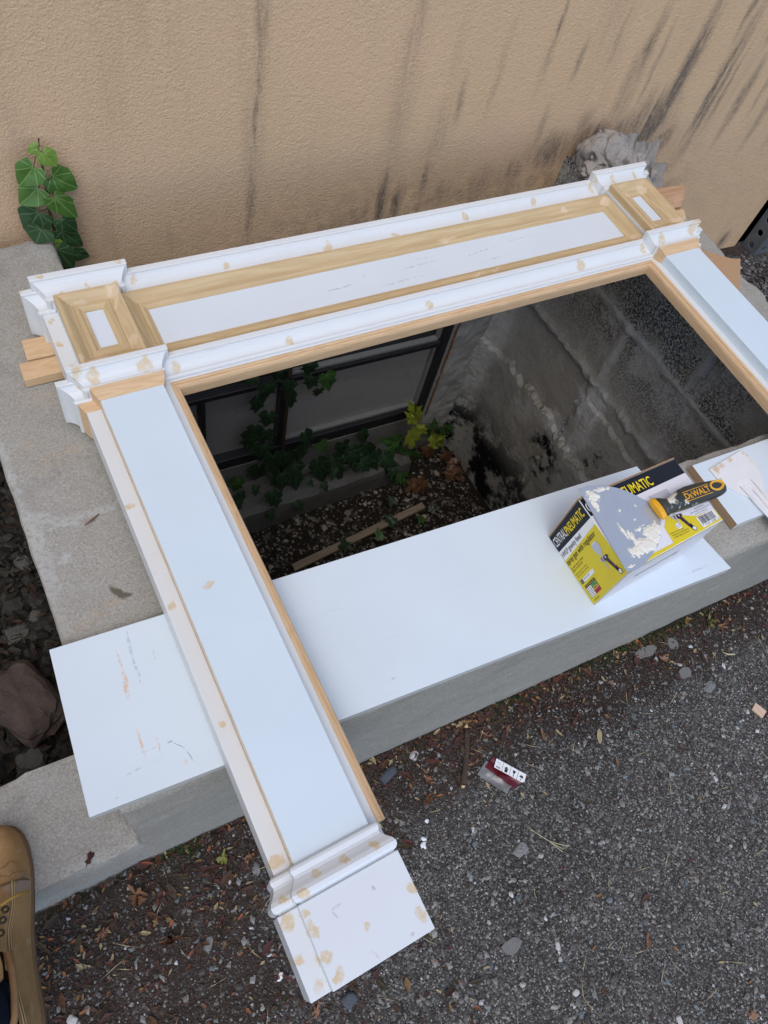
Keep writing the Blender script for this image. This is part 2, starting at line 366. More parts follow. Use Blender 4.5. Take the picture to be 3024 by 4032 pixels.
def seg(x0, y0, x1, y1, w_, st=1.):
    a = math.atan2(y1 - y0, x1 - x0); return (((x0 + x1) / 2, (y0 + y1) / 2, 0), a, (math.hypot(x1 - x0, y1 - y0) / 2 * 1.05, w_, 9), st)
M = {}
M['stucco'] = m_stucco()
M['concrete'] = m_concrete('concrete_top', (.27, .258, .228), (.345, .332, .295), rust=True)
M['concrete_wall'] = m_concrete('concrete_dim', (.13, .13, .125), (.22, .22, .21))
M['plaster'] = m_concrete('plaster', (.26, .27, .265), (.40, .41, .40))
M['block'] = m_wellblock()
M['asphalt'] = m_asphalt(); M['soil'] = m_soil()
PW = (.80, .80, .80)
M['white'] = m_paint('primed_white', (.70, .715, .71))
hdr = [seg(-.2, -.07, -.12, -.062, .0012), seg(-.12, -.062, -.10, -.045, .001), seg(-.03, -.055, .06, -.052, .0022, .7), seg(.1, -.06, .2, -.05, .0012), seg(-.1, -.085, .02, -.08, .0025, .5), seg(.15, -.08, .19, -.078, .002, .6), seg(.22, -.045, .30, -.04, .001), seg(.0, -.04, .05, -.038, .001, .6)]
legm = [seg(-.600, -.53, -.585, -.55, .0008), ((-.584, -.531, 0), .2, (.0095, .006, 9), .0)]
M['white_panel'] = m_paint('smooth_white', (.685, .745, .785), fill=False, marks=[(hdr, (.30, .31, .33), .46)])
M['white_leg'] = m_paint('smooth_white_leg', (.635, .73, .79), fill=True)
plm = [seg(-.607, -.948, -.590, -.946, .0022), seg(-.606, -.948, -.603, -.958, .0015), seg(-.556, -.944, -.553, -.952, .0022), seg(-.585, -1.0, -.578, -1.012, .002, .6), seg(-.541, -1.009, -.534, -1.007, .0022)]
M['white_plinth'] = m_paint('plinth_white', (.68, .72, .75), marks=[(plm, (.52, .48, .49), .4)])
bm_g = [seg(-0.697, -0.513, -0.703, -0.562, .0028), seg(-0.702, -0.552, -0.703, -0.603, .0026), seg(-0.675, -0.555, -0.676, -0.576, .0012), seg(-0.735, -0.681, -0.701, -0.681, .0012, .6), seg(-0.105, -.785, -.05, -.787, .0012, .6), seg(.142, -.775, .20, -.778, .0022, .8), seg(-.45, -.60, -.40, -.605, .0008, .5), seg(.05, -.79, .11, -.792, .001), seg(-.76, -.70, -.735, -.697, .0018), seg(-.78, -.72, -.77, -.718, .003), seg(-.40, -.73, -.385, -.728, .002)]
bm_o = [seg(-0.718, -0.536, -0.719, -0.575, .0022), seg(-0.718, -0.562, -0.7245, -0.612, .0042), seg(-0.727, -0.645, -0.729, -0.692, .0022), seg(-0.709, -0.665, -0.710, -0.695, .0014), seg(-.69, -.715, -.683, -.714, .003)]
bm_b = [seg(-0.700, -0.683, -0.692, -0.682, .0012), seg(-0.694, -0.683, -0.680, -0.700, .0007), seg(-.680, -.700, -.678, -.719, .0007)]
M['board'] = m_paint('shelf_white', (.665, .745, .795), fill=False, marks=[(bm_g, (.50, .52, .56), .42), (bm_o, (.68, .50, .38), .42), (bm_b, (.25, .28, .46), .2)])
M['board_edge'] = solid('board_edge', (.50, .51, .50), .7, var=.08)
pf = [((-.54, .006, 0), .3, (.012, .016, 9), .9), ((-.543, -.02, 0), 1.2, (.018, .005, 9), .8), ((-.542, -.10, 0), 0, (.007, .012, 9), .7), ((-.60, -.125, 0), .2, (.02, .01, 9), .7), ((-.59, .0, 0), .1, (.012, .005, 9), .6), ((-.625, -.12, 0), 0, (.008, .01, 9), .6),
      ((.51, .0, 0), .5, (.013, .010, 9), .9), ((.40, .0, 0), .1, (.01, .006, 9), .9), ((.10, -.008, 0), .1, (.03, .006, 9), .8), ((.11, -.112, 0), .1, (.016, .004, 9), .8), ((.155, -.110, 0), .1, (.014, .003, 9), .7), ((.51, -.115, 0), .1, (.012, .012, 9), .8), ((.60, -.008, 0), .5, (.016, .012, 9), .9), ((.553, -.01, 0), -1, (.012, .005, 9), .8), ((.61, -.12, 0), .5, (.014, .016, 9), .9), ((.56, -.12, 0), 0, (.016, .007, 9), .8)]
PA, PB_ = (.46, .335, .175), (.60, .455, .265)
M['poplar_x'] = m_wood('poplar_x', PA, PB_, 'X', 14, pf); M['poplar_y'] = m_wood('poplar_y', tuple(q * .95 for q in PA), PB_, 'Y', 14, pf)
QA, QB = (.54, .355, .19), (.68, .48, .29)
M['pine_x'] = m_wood('pine_x', QA, QB, 'X', 24); M['pine_y'] = m_wood('pine_y', QA, QB, 'Y', 24)
M['raw'] = m_wood('raw_edge_wood', (.50, .38, .26), (.68, .57, .44), 'Y', 20)
M['redwood'] = m_wood('fir_offcut', (.36, .20, .11), (.52, .33, .20), 'X', 20)
M['oldwood'] = m_wood('weathered_stick', (.20, .155, .11), (.33, .27, .20), 'X', 20)

# ------------------------------------------------------------------ setting: ground
GZ = -.57
def tagstruct(o): o['kind'] = 'structure'; return o
xs = sorted(set([-40, -15, -6, -3] + [round(-1.6 + .05 * i, 3) for i in range(70)] + [2.2, 3, 5, 8, 15, 40])); ys = sorted(set([-40, -15, -6, -3] + [round(-2 + .05 * i, 3) for i in range(46)]))
g = MB(); idx = {}
for j, y in enumerate(ys):
    for i, x in enumerate(xs):
        yy = min(y, wall_y(x) + .1)
        idx[i, j] = len(g.v); g.v.append((x, yy, GZ + (.006 * fbm((x, y, 0), 3) if abs(x) < 3 and y > -3 else 0)))
for j in range(len(ys) - 1):
    for i in range(len(xs) - 1):
        if xs[i + 1] <= .80 and ys[j + 1] > -.72: continue
        g.f.append((idx[i, j], idx[i + 1, j], idx[i + 1, j + 1], idx[i, j + 1])); g.mi.append(0); g.sm.append(True)
tagstruct(g.build('ground', M['asphalt']))
g = MB(); g.grid(lambda u, v: (-6 + 5.3 * u ** .35, -.70 + 1.15 * v, -.70 + .02 * fbm((u * 5, v, 0), 6)), 90, 40)
tagstruct(g.build('soil', M['soil']))
g = MB(); g.grid(lambda u, v: (-.65 + 1.4 * u, -.60 + .95 * v, -1.30 + .012 * fbm((u, v, 0), 5)), 40, 30)
tagstruct(g.build('well_floor', M['soil']))

# ------------------------------------------------------------------ building wall with basement window
bw = empty('building_wall', (0, .3, -.57), 'tan stucco building wall with black dirt streaks and a basement window', 'wall')
def WQ(x0, x1, o0, o1): return [(x0, wall_y(x0, o1)), (x1, wall_y(x1, o1)), (x1, wall_y(x1, o0)), (x0, wall_y(x0, o0))]
b = MB(); b.hexa(WQ(-8, 1.605, -.3, 0), -.45, 4.2); b.hexa(WQ(.66, 1.605, -.3, 0), -1.0, -.45); b.hexa(WQ(-8, -.78, -.3, 0), -.9, -.45)
b.build('stucco', M['stucco'], bw)
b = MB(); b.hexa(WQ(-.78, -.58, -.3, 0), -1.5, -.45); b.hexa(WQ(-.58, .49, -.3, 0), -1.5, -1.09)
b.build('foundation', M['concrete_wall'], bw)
b = MB(); b.grid(lambda u, v: (.49 + .17 * u, wall_y(.49 + .17 * u, .004 + .006 * fbm((u * .2, 0, v), 9)+ .004), -1.4 + 1.0 * v), 24, 120)
b.grid(lambda u, v: (.49, wall_y(.49, .004 + .006 * fbm((0, 0, v), 9) + .004 - .12 * u), -1.4 + 1.0 * v), 4, 120)
b.build('plaster_return', M['plaster'], bw)
fo = rough_hexa([(-.585, .178), (.42, .165), (.42, .285), (-.585, .32)], -1.36, -1.195, .02, .012, .008, 20, 3)
fo.build('footing', m_concrete('footing_concrete', (.07, .07, .068), (.15, .15, .145)), bw)
M['steel_dark'] = solid('dark_steel', (.020, .020, .023), .45, .5, bumps=(60, .4, .002), var=.4)
M['putty'] = solid('old_putty', (.22, .23, .22), .8, var=.3, vs=120)
M['rust'] = solid('rust', (.22, .09, .03), .9, var=.6, vs=60)
def m_glass():
    m = N('pane_glass', .12, .5); z = m.sep(m.pos, 2); x = m.sep(m.pos, 0)
    c = m.mix(m.noise(5, 4), (.28, .28, .285), (.36, .36, .36)); c = m.mix(m.mr(m.noise(30, 5, .7), .5, .8, 0, .5), c, (.2, .2, .2))
    m.color(c); return m.m
M['glass'] = m_glass(); M['glass_dark'] = solid('pane_glass_dark', (.02, .024, .03), .08, .6)
wf = MB()
def bar(x0, x1, z0, z1, o0, o1, mi=0, mb=None): (mb or wf).hexa(WQ(x0, x1, o0, o1), z0, z1, mi)
bar(.468, .489, -1.09, -.38, -.06, -.002); bar(-.58, -.555, -1.09, -.38, -.06, -.002); bar(-.555, .468, -1.09, -1.045, -.06, -.002); bar(-.555, .468, -.48, -.45, -.06, -.002)
bar(-.060, -.040, -1.045, -.41, -.05, -.004); bar(-.555, -.060, -.742, -.724, -.05, -.006); bar(-.040, .468, -.742, -.724, -.05, -.006)
bar(-.30, -.285, -1.045, -.742, -.05, -.006)
win = wf.build('window', M['steel_dark'], bw, .002)
pt = MB(); bar(.456, .4675, -1.044, -.743, -.045, -.022, 0, pt); bar(.456, .4675, -.722, -.412, -.045, -.022, 0, pt); bar(-.039, .456, -.7235, -.716, -.045, -.016, 0, pt); bar(-.039, .456, -1.0445, -1.036, -.045, -.018, 0, pt); bar(-.0395, -.033, -1.036, -.743, -.045, -.02, 0, pt)
pt.build('putty_bead', M['putty'], win)
pt = MB(); pt.grid(lambda u, v: (.489 + .009 * u + .004 * fbm((0, 0, v), 20), wall_y(.49, .010), -1.08 + .7 * v), 2, 60); pt.build('rusty_edge', M['rust'], win)
for (x0, x1, z0, z1, mt) in ((-.04, .468, -1.045, -.742, 'glass'), (-.04, .468, -.724, -.41, 'glass_dark'), (-.555, -.06, -1.045, -.742, 'glass'), (-.555, -.06, -.724, -.41, 'glass_dark')):
    p = MB(); p.hexa(WQ(x0 - .003, x1 + .003, -.040, -.034), z0 - .003, z1 + .003); p.build('pane', M[mt], win)

# ------------------------------------------------------------------ window well
ww = empty('window_well', (0, -.2, -.57), 'concrete block window well with wide grey curb under the white mantel', 'window well')
def jn(p): return 0
lw = rough_hexa([(-.78, -.52), (-.585, -.51), (-.578, .29), (-.78, .30)], -1.36, -.10, .009, .012, .003, 30, 1, chips=.012)
lw.build('left_wall', M['concrete'], ww)
fw = rough_hexa([(-.78, -.735), (.83, -.800), (.83, -.61), (-.78, -.525)], -1.36, -.10, .011, .012, .003, 30, 2, chips=.012)
fw.build('front_wall', M['concrete'], ww)
def rx(y, z):
    d = .0010 * fbm((0, y, z), 22) + .004 * fbm((3, y, z), 3, 2)
    def ridge(t, w_, h): return h * exp(-(t / w_) ** 2)
    j = .006 * fbm((1, y, 0), 22); j2 = .006 * fbm((2, 0, z), 22)
    d += ridge(z + .290 + j, .011, .0045 + .003 * fbm((4, y, 0), 25)) + ridge(z + .500 + j * 2, .014, .006 + .006 * fbm((4, y, 3), 20))
    if z > -.29: d += ridge(y + .36 + j2, .010, .006) - ridge(y + .372 + j2, .003, .008)
    if -.5 < z <= -.29: d += ridge(y + .145 + j2, .014, .008)
    # rough parge coat below, overlapping with ragged edges
    e = .016 * fbm((5, y, 0), 12) + .01 * fbm((6, y, z), 40)
    if z < -.515 + e and y > -.12 + e * 2: d += -.010
    if z < -.74 + e * 1.4: d += .016
    if z < -.76 + e * .6: d -= .004 * min(1, (-.76 - z) * 8)
    e2 = .02 * fbm((9, y, 0), 10)
    if z < -.75 + e and y < .1: d += .003 * max(0, fbm((8, y, z), 8, 2))
    if z < -.56 + e2 and y < -.12: d += .010 * min(1, max(0, (-.12 - y) * 12))
    # plaster corner by the window
    d += .05 * max(0, min(1, (y - .18) / .10)) ** 2 * (1 if z < -.2 else 0)
    d += .0015 * max(0, fbm((7, y, z), 60, 2))
    return .645 - d
r = MB(); r.grid(lambda u, v: (rx(-.62 + .90 * u, -1.36 + 1.255 * v), -.62 + .90 * u, -1.36 + 1.255 * v), 260, 340)
r.build('block_face', M['block'], ww)
rw = rough_hexa([(.652, -.61), (.825, -.61), (.823, .262), (.660, .266)], -1.36, -.10, .011, .012, .004, 30, 4, chips=.03)
rw.build('right_wall', M['concrete'], ww)
bl = rough_hexa([(.638, -.55), (.656, -.55), (.656, .262), (.650, .262)], -.125, -.101, .006, .006, .006, 40, 9); bl.build('mortar_lip', M['concrete'], ww)
# low concrete slab left of it
sl = rough_hexa([(-3.2, -.64), (-.768, -.7365), (-.768, -.555), (-3.2, -.46)], -.95, -.40, .016, .010, .006, 25, 6, chips=.04)
tag(sl.build('concrete_slab', m_concrete('slab_concrete', (.27, .26, .235), (.37, .36, .335))), 'low pale concrete kerb slab under the boot, left of the window well', 'slab')

# ------------------------------------------------------------------ the mantel
mt = empty('fireplace_mantel', (0, -.45, -.08), 'white primed fireplace mantel lying flat with bare wood mouldings and dabs of filler', 'mantel')
ZB = -.02; BOT = -.0795
hb = MB(); hb.box(-.651, .651, -.1755, .055, -.0425, ZB); hb.box(-.651, .651, -.11, .055, BOT, -.0426); hb.build('header_backing', M['white'], mt, .0008)
CRP = [(0, 0), (0, .0040), (.001, .0056), (.004, .0066), (.007, .0058), (.0078, .0038), (.0105, .0040), (.016, .0060), (.022, .0100), (.0270, .0150), (.0290, .0178), (.0296, .0178), (.0300, .0214), (.0312, .0220), (.0405, .0224), (.0415, .0214), (.0415, 0)]
def sc_prof(L): return [(t * L / .0415, s_) for t, s_ in CRP]
# header mouldings between the blocks
def header_crown(name, y0, L):
    b = MB(); b.sweep(sc_prof(L), lambda q: [(-.525, y0 + q[0], ZB + q[1] + .0), (.525, y0 + q[0], ZB + q[1])]); return b.build(name, M['white'], mt)
header_crown('top_crown', .019, .0415); header_crown('lower_crown', -.172, .038)
def ring(name, x0, x1, y0, y1, ix0, ix1, iy0, iy1, prof, zb, parent=mt, mx='poplar_x', my='poplar_y'):
    b = MB()
    def path(q):
        u, h = q; a, c, d, e = x0 + (ix0 - x0) * u, x1 + (ix1 - x1) * u, y0 + (iy0 - y0) * u, y1 + (iy1 - y1) * u
        return [(a, d, zb + h), (c, d, zb + h), (c, e, zb + h), (a, e, zb + h), (a, d, zb + h)]
    b.sweep(prof, path, caps=False, mis=[0, 1, 0, 1]); return b.build(name, [M[mx], M[my]], parent, norm=False)
RP = [(0, 0), (0, .0125), (.05, .0143), (.16, .0143), (.24, .0128), (.34, .0098), (.48, .0064), (.60, .0050), (.64, .0068), (.80, .0068), (.88, .0046), (1, .0038), (1, -.002)]
pb = MB(); pb.box(-.505, .505, -.112, -.010, ZB - .001, ZB + .0028); pb.build('header_panel', M['white_panel'], mt)
ring('header_frame', -.5262, .5262, -.1345, .0185, -.4938, .4938, -.1003, -.0208, [(u, h * 1.0) for u, h in RP], ZB)
for s in (-1, 1):
    X = lambda a, b_: (min(s * a, s * b_), max(s * a, s * b_))
    x0, x1 = X(.5275, .6285); bb = MB(); bb.box(x0, x1, -.170, .055, ZB - .002, 0); cc = X(.523, .6335); bb.box(cc[0], cc[1], .0192, .0552, ZB - .001, -.0004); bb.box(cc[0], cc[1], -.1712, -.137, ZB - .001, -.0004); bl_ = bb.build('corner_block', M['white'], mt)
    x0, x1 = X(.5285, .6285); i0, i1 = X(.5640, .5920)
    ring('block_frame', x0, x1, -.1345, .0195, i0, i1, -.0977, -.0185, [(u, h * 1.15) for u, h in RP], .0002, bl_)
    bp = MB(); bp.box(i0 - .004, i1 + .004, -.102, -.014, -.001, .0022); bp.build('block_panel', M['white_panel'], bl_)
    cx = s * .578
    for nm, y0, L in (('block_top_crown', .019, .0425), ('block_lower_crown', -.172, .0375)):
        b = MB(); P_ = sc_prof(L)
        b.sweep(P_, lambda q: [(cx - .056 - q[1] * .9, y0 + q[0], ZB), (cx - .056 - q[1] * .9, y0 + q[0], q[1]), (cx + .056 + q[1] * .9, y0 + q[0], q[1]), (cx + .056 + q[1] * .9, y0 + q[0], ZB)])
        b.build(nm, M['white'], mt)
        b = MB(); xo = s * .650
        b.sweep(P_, lambda q: [(xo + s * q[1], y0 + q[0] - .003, -.086), (xo + s * q[1], y0 + q[0] - .003, ZB + q[1] * .9), (s * .630, y0 + q[0] - .003, ZB + q[1] * .9)]); b.build('side_crown', M['white'], mt)
    # small pine moulding under the lower crown
    PP = [(0, 0), (0, .001), (.004, .003), (.012, .0062), (.018, .0075), (.0195, .0085), (.0205, .0085), (.0205, 0)]
    b = MB(); cl = s * .574
    b.sweep(PP, lambda q: [(cl - .0475 - q[1], -.1920 + q[0] * 1.0, ZB), (cl - .0475 - q[1], -.1920 + q[0], q[1]), (cl + .0475 + q[1], -.1920 + q[0], q[1]), (cl + .0475 + q[1], -.1920 + q[0], ZB)])
    b.build('pine_moulding', M['pine_x'], mt)
    b = MB(); b.sweep(PP, lambda q: [(s * .6445 + s * q[1], -.1920 + q[0], -.084), (s * .6445 + s * q[1], -.1920 + q[0], ZB + q[1] * .5), (s * .6215, -.1920 + q[0], ZB + q[1] * .5)]); b.build('pine_moulding', M['pine_x'], mt)
    # leg
    leg = MB(); x0, x1 = X(.5105, .6445); leg.box(x0, x1, -.93, -.1756, -.0425, ZB); x0, x1 = X(.575, .6445); leg.box(x0, x1, -.93, -.1756, BOT, -.0426); lg = leg.build('leg', M['white'], mt, .0008)
    p = MB(); x0, x1 = X(.5265, .6215); p.box(x0, x1, -.93, -.1720, ZB - .001, 0); p.build('leg_panel', M['white_leg'], lg, .0006)
    p = MB(); x0, x1 = X(.6216, .6230); p.box(x0, x1, -.8895, -.1925, ZB - .001, -.0016); p.build('raw_edge', M['raw'], lg)
    # base moulding + plinth, following the stepped section
    def path(q):
        t, e = q
        return [(s * (.6445 + e), -.889 - t, BOT), (s * (.6445 + e), -.889 - t, ZB + e), (s * (.6215 + e), -.889 - t, ZB + e), (s * (.6215 + e), -.889 - t, e), (s * (.5265 - e), -.889 - t, e), (s * (.5265 - e), -.889 - t, BOT)]
    BP = [(-.001, 0), (-.001, .004), (.001, .0068), (.004, .0078), (.0075, .0070), (.0095, .0062), (.013, .0070), (.018, .0105), (.023, .0150), (.0275, .0172), (.032, .0166), (.0350, .0140), (.0362, .0112), (.0372, .0112), (.0372, 0)]
    b = MB(); b.sweep(BP, path, smooth=False); b.build('base_moulding', M['white_plinth'], mt)
    b = MB(); b.sweep([(.0375, .0), (.0375, .0135), (.0385, .0145), (.1255, .0145), (.126, .014), (.126, 0)], path); b.build('plinth', M['white_plinth'], mt, .0004)
# opening trim (pine), three sides
TP = [(0, -.0430), (0, -.0205), (.0006, -.0192), (.0035, -.0182), (.0060, -.0190), (.0066, -.0215), (.0080, -.0215), (.0086, -.0205), (.0105, -.0212), (.0125, -.0250), (.0130, -.0300), (.0130, -.0430)]
for nm, pth in (('opening_trim', lambda q: [(-.5125 + q[0], -.8895, q[1]), (-.5125 + q[0], -.1756 - q[0], q[1])]),
                ('opening_trim', lambda q: [(-.5125 + q[0], -.1756 - q[0], q[1]), (.5125 - q[0], -.1756 - q[0], q[1])]),
                ('opening_trim', lambda q: [(.5125 - q[0], -.1756 - q[0], q[1]), (.5125 - q[0], -.8895, q[1])])):
    b = MB(); b.sweep(TP, pth); k = b.build(nm, M['pine_x'] if len(mt.children) and pth((0, 0))[0][1] == pth((0, 0))[1][1] else M['pine_y'], mt)

# ------------------------------------------------------------------ shelf boards
def board(name, quad, z0, z1, label, mats, endmi=None):
    b = MB(); b.hexa(quad, z0, z1)
    b.mi[1] = 0
    for i in (0, 2, 3, 4, 5): b.mi[i] = 1
    if endmi is not None: b.mi[5] = endmi
    return tag(b.build(name, mats, None, .0006), label, 'board')
board('shelf_board', [(-.810, -.727), (.230, -.799), (.199, -.567), (-.795, -.504)], -.0985, -.0800, 'long smooth white shelf board under the carton and the left mantel leg', [M['board'], M['board_edge']])
M['brown_end'] = m_wood('brown_board_end', (.30, .19, .11), (.42, .28, .17), 'Y', 20)
board('shelf_board', [(.302, -.737), (.86, -.762), (.87, -.628), (.305, -.605)], -.0985, -.0800, 'shorter white shelf board with brown sawn end under the plastic spreader', [M['board'], M['board_edge'], M['brown_end']], 2)

# ------------------------------------------------------------------ sticks, offcuts, cardboard
def stick(name, quad, z0, z1, m_, label, cat='wood strip', group=None, bv=.001):
    b = MB(); b.hexa(quad, z0, z1); return tag(b.build(name, m_, None, bv), label, cat, group)
stick('wood_strip', [(-.694, -.010), (-.50, -.012), (-.50, .032), (-.692, .034)], -.0985, -.0805, M['pine_x'], 'clean pine strip under the mantel corner, nearer the wall', group='pine strips under the mantel')
stick('wood_strip', [(-.709, -.050), (-.50, -.050), (-.50, -.016), (-.708, -.0135)], -.0985, -.0805, M['pine_x'], 'knotty pine strip under the mantel corner, farther from the wall', group='pine strips under the mantel')
b = MB(); b.sweep([(-.02, -.0985), (-.02, -.084), (-.008, -.076), (.02, -.068), (.045, -.066), (.052, -.072), (.052, -.0985)], lambda q: [(.58, .030 + q[0] * 1.05, q[1]), (.815 + q[0] * .6, .024 + q[0] * .75, q[1])])
tag(b.build('wood_offcut', M['redwood'], None, .0015), 'rounded reddish wood offcut poking out behind the right corner block', 'wood offcut')
b = MB(); b.sweep([(-.05, -.0985), (-.05, -.086), (-.035, -.079), (-.012, -.079), (-.003, -.083), (-.003, -.0985)], lambda q: [(.56, .004 + q[0], q[1]), (.775 + (q[0] + .05) * .5, .004 + q[0] * .9, q[1])])
tag(b.build('wood_offcut', M['pine_x'], None, .0015), 'smaller yellow wood offcut between the reddish one and the lower crown', 'wood offcut')
cbp = [(.60, -.03), (.700, -.075), (.748, -.112), (.775, -.142), (.800, -.163), (.818, -.174), (.838, -.179), (.795, -.225), (.749, -.273), (.60, -.40)]
b = MB(); b.hexa(list(reversed(cbp)), -.0945, -.0905)
M['card'] = solid('cardboard', (.42, .27, .155), .85, .1, bumps=(40, .2, .002), var=.07)
tag(b.build('cardboard_piece', M['card'], None, .0005), 'torn brown cardboard sheet sticking out beneath the right mantel leg', 'cardboard')

# ------------------------------------------------------------------ perforated steel post at the wall end
M['galv'] = solid('galvanised_steel', (.16, .175, .19), .5, .5, metal=.5, bumps=(20, .1, .002), var=.25, vs=25)
ps = empty('steel_post', (1.64, .2, GZ), 'perforated steel angle post standing against the end of the stucco wall', 'post')
b = MB()
def perf(fn, H, pitch, wd, r, mb):
    n = int(H / pitch)
    for k in range(n):
        z0 = k * pitch; z1 = z0 + pitch; sq = [(0, z0), (wd / 2, z0), (wd, z0), (wd, z0 + pitch / 2), (wd, z1), (wd / 2, z1), (0, z1), (0, z0 + pitch / 2)]
        ci = [(wd / 2 + r * cos(a), z0 + pitch / 2 + r * sin(a)) for a in [radians(225 + 45 * i) for i in range(8)]]
        vs = [fn(*q) for q in sq] + [fn(*q) for q in ci]
        mb.add(vs, [(i, (i + 1) % 8, 8 + (i + 1) % 8, 8 + i) for i in range(8)])
perf(lambda a, z: (1.635, .235 - a, GZ + z), 2.4, .05, .06, .0115, b)
fl = b.build('flange', M['galv'], ps); sm = fl.modifiers.new('t', 'SOLIDIFY'); sm.thickness = .003
b = MB(); perf(lambda a, z: (1.636 + a, .1745, GZ + z), 2.4, .05, .06, .0115, b)
fl = b.build('flange', M['galv'], ps); sm = fl.modifiers.new('t', 'SOLIDIFY'); sm.thickness = .003

# ------------------------------------------------------------------ carton with print
bx = empty('spray_gun_carton', (.06, -.69, -.08), 'yellow and black spray gun carton standing on the long white board', 'carton')
X0, X1, Y0, Y1, Z0, Z1 = -.042, .162, -.757, -.627, -.0795, .040
M['carton_white'] = solid('carton_white', (.74, .73, .77), .4, .4, var=.04)
M['black_ink'] = solid('black_ink', (.014, .017, .024), .5, .2, var=.2); M['yellow_ink'] = solid('yellow_ink', (.70, .56, .025), .45, .3, var=.05)
M['white_ink'] = solid('white_ink', (.80, .80, .80), .4); M['grey_ink'] = solid('grey_ink', (.50, .51, .56), .4); M['purple_ink'] = solid('purple_ink', (.055, .028, .05), .4)
M['orange_ink'] = solid('orange_ink', (.75, .40, .07), .4); M['green_ink'] = solid('green_ink', (.13, .42, .14), .4); M['red_ink'] = solid('red_ink', (.60, .03, .05), .4)
M['title_yellow'] = solid('title_yellow', (.85, .66, .02), .4)
quad = [(X0, Y0), (X1, Y0 + .012), (X1 - .002, Y1 + .004), (X0, Y1)]
b = MB(); b.hexa(quad, Z0, Z1); b.build('carton_body', M['carton_white'], bx, .0012)
b = MB(); b.hexa([(X0 - .0006, Y1 + .0005), (X1 - .002, Y1 + .0045), (X1 - .002, Y1 + .006), (X0 - .0006, Y1 + .002)], Z0 + .001, Z1 + .0012); b.build('raw_flap', M['card'], bx)
IK = [M[k] for k in ('black_ink', 'yellow_ink', 'white_ink', 'grey_ink', 'purple_ink', 'title_yellow', 'orange_ink', 'green_ink', 'red_ink')]
def gun(fr, u, v, s, mb, h=.0010):
    q = lambda pts: [(u + a * s, v + b_ * s) for a, b_ in pts]
    flat_poly(q([(-.30, .95), (.30, .95), (.34, .90), (.34, .45), (.12, .20), (.10, 0), (-.10, 0), (-.12, .20), (-.34, .45), (-.34, .90)]), fr, mb, 3, h)
    flat_poly(q([(-.22, .98), (.22, .98), (.22, .93), (-.22, .93)]), fr, mb, 2, h + .0001)
    flat_poly(q([(-.30, .02), (.42, -.03), (.50, -.16), (.36, -.24), (.55, -.95), (.36, -1.05), (.08, -.30), (-.30, -.22)]), fr, mb, 4, h)
    flat_poly(q([(-.36, -.02), (-.22, .02), (-.22, -.24), (-.36, -.20)]), fr, mb, 3, h + .0001)
    flat_poly(q([(-.10, .06), (0, .04), (-.12, -.72), (-.20, -.72)]), fr, mb, 3, h + .0002)
    flat_poly(q(disc(.20, -.12, .07, 12)), fr, mb, 3, h + .0002)
    flat_poly(q([(.34, -.98), (.58, -.90), (.66, -1.10), (.42, -1.20)]), fr, mb, 0, h + .0001)
    flat_poly(q(disc(.62, -1.28, .17, 16)), fr, mb, 0, h + .0002); flat_poly(q(disc(.62, -1.28, .13, 16)), fr, mb, 2, h + .0003)
    flat_poly(q([(.60, -1.28), (.63, -1.26), (.70, -1.36)]), fr, mb, 0, h + .0004); flat_poly(q([(.58, -.86), (.66, -.90), (.64, -.97), (.56, -.93)]), fr, mb, 8, h + .0003)
# left end: reading direction runs up the box
FL = (Vector((X0, Y0, Z0)), Vector((0, 0, 1)), Vector((0, 1, 0)), Vector((-1, 0, 0)))
H = Z1 - Z0; Dp = Y1 - Y0
b = MB(); e = .0008
flat_poly([(e, e), (H - e, e), (H - e, .086), (e, .083)], FL, b, 1, .0004)
flat_poly([(e, .083), (H - e, .086), (H - e, .0975), (e, .1005)], FL, b, 2, .0004)
flat_poly([(e, .1005), (H - e, .0975), (H - e, Dp - e), (e, Dp - e)], FL, b, 0, .0004)
b.build('end_print', IK, bx, norm=False)
b = MB()
text_mesh('CENTRAL', .004, .047, .1075, .1225, FL, b, 2, .0008, .004); text_mesh('PNEUMATIC', .0485, .112, .1060, .1210, FL, b, 5, .0008, .012)
text_mesh('HVLP gravity feed', .004, .074, .0855, .0965, FL, b, 0, .0008, .008); text_mesh('spray gun with regulator', .003, .106, .0705, .0825, FL, b, 0, .0008, .008)
text_mesh('SAVE PAINT AND GET A SUPERIOR', .004, .048, .0640, .0668, FL, b, 0, .0008); text_mesh('FINISH AT THE SAME TIME!', .004, .040, .0595, .0622, FL, b, 0, .0008)
text_mesh('\u2022 High volume low pressure', .004, .046, .0520, .0550, FL, b, 0, .0008); text_mesh('  sprayer reduces overspray', .006, .046, .0478, .0506, FL, b, 0, .0008)
flat_poly([(.006, .036), (.052, .036), (.052, .0425), (.006, .0425)], FL, b, 2, .0008); flat_poly([(.006, .036), (.0145, .036), (.0145, .0425), (.006, .0425)], FL, b, 0, .0009)
text_mesh('12', .008, .0125, .0375, .041, FL, b, 2, .0011); text_mesh('CFM @ 45 PSI', .017, .037, .0380, .0410, FL, b, 0, .0011)
flat_poly([(.008, .010), (.042, .010), (.042, .0315), (.008, .0315)], FL, b, 0, .0008); text_mesh('AIR COMPRESSOR GUIDE', .010, .040, .0280, .0302, FL, b, 5, .0011)
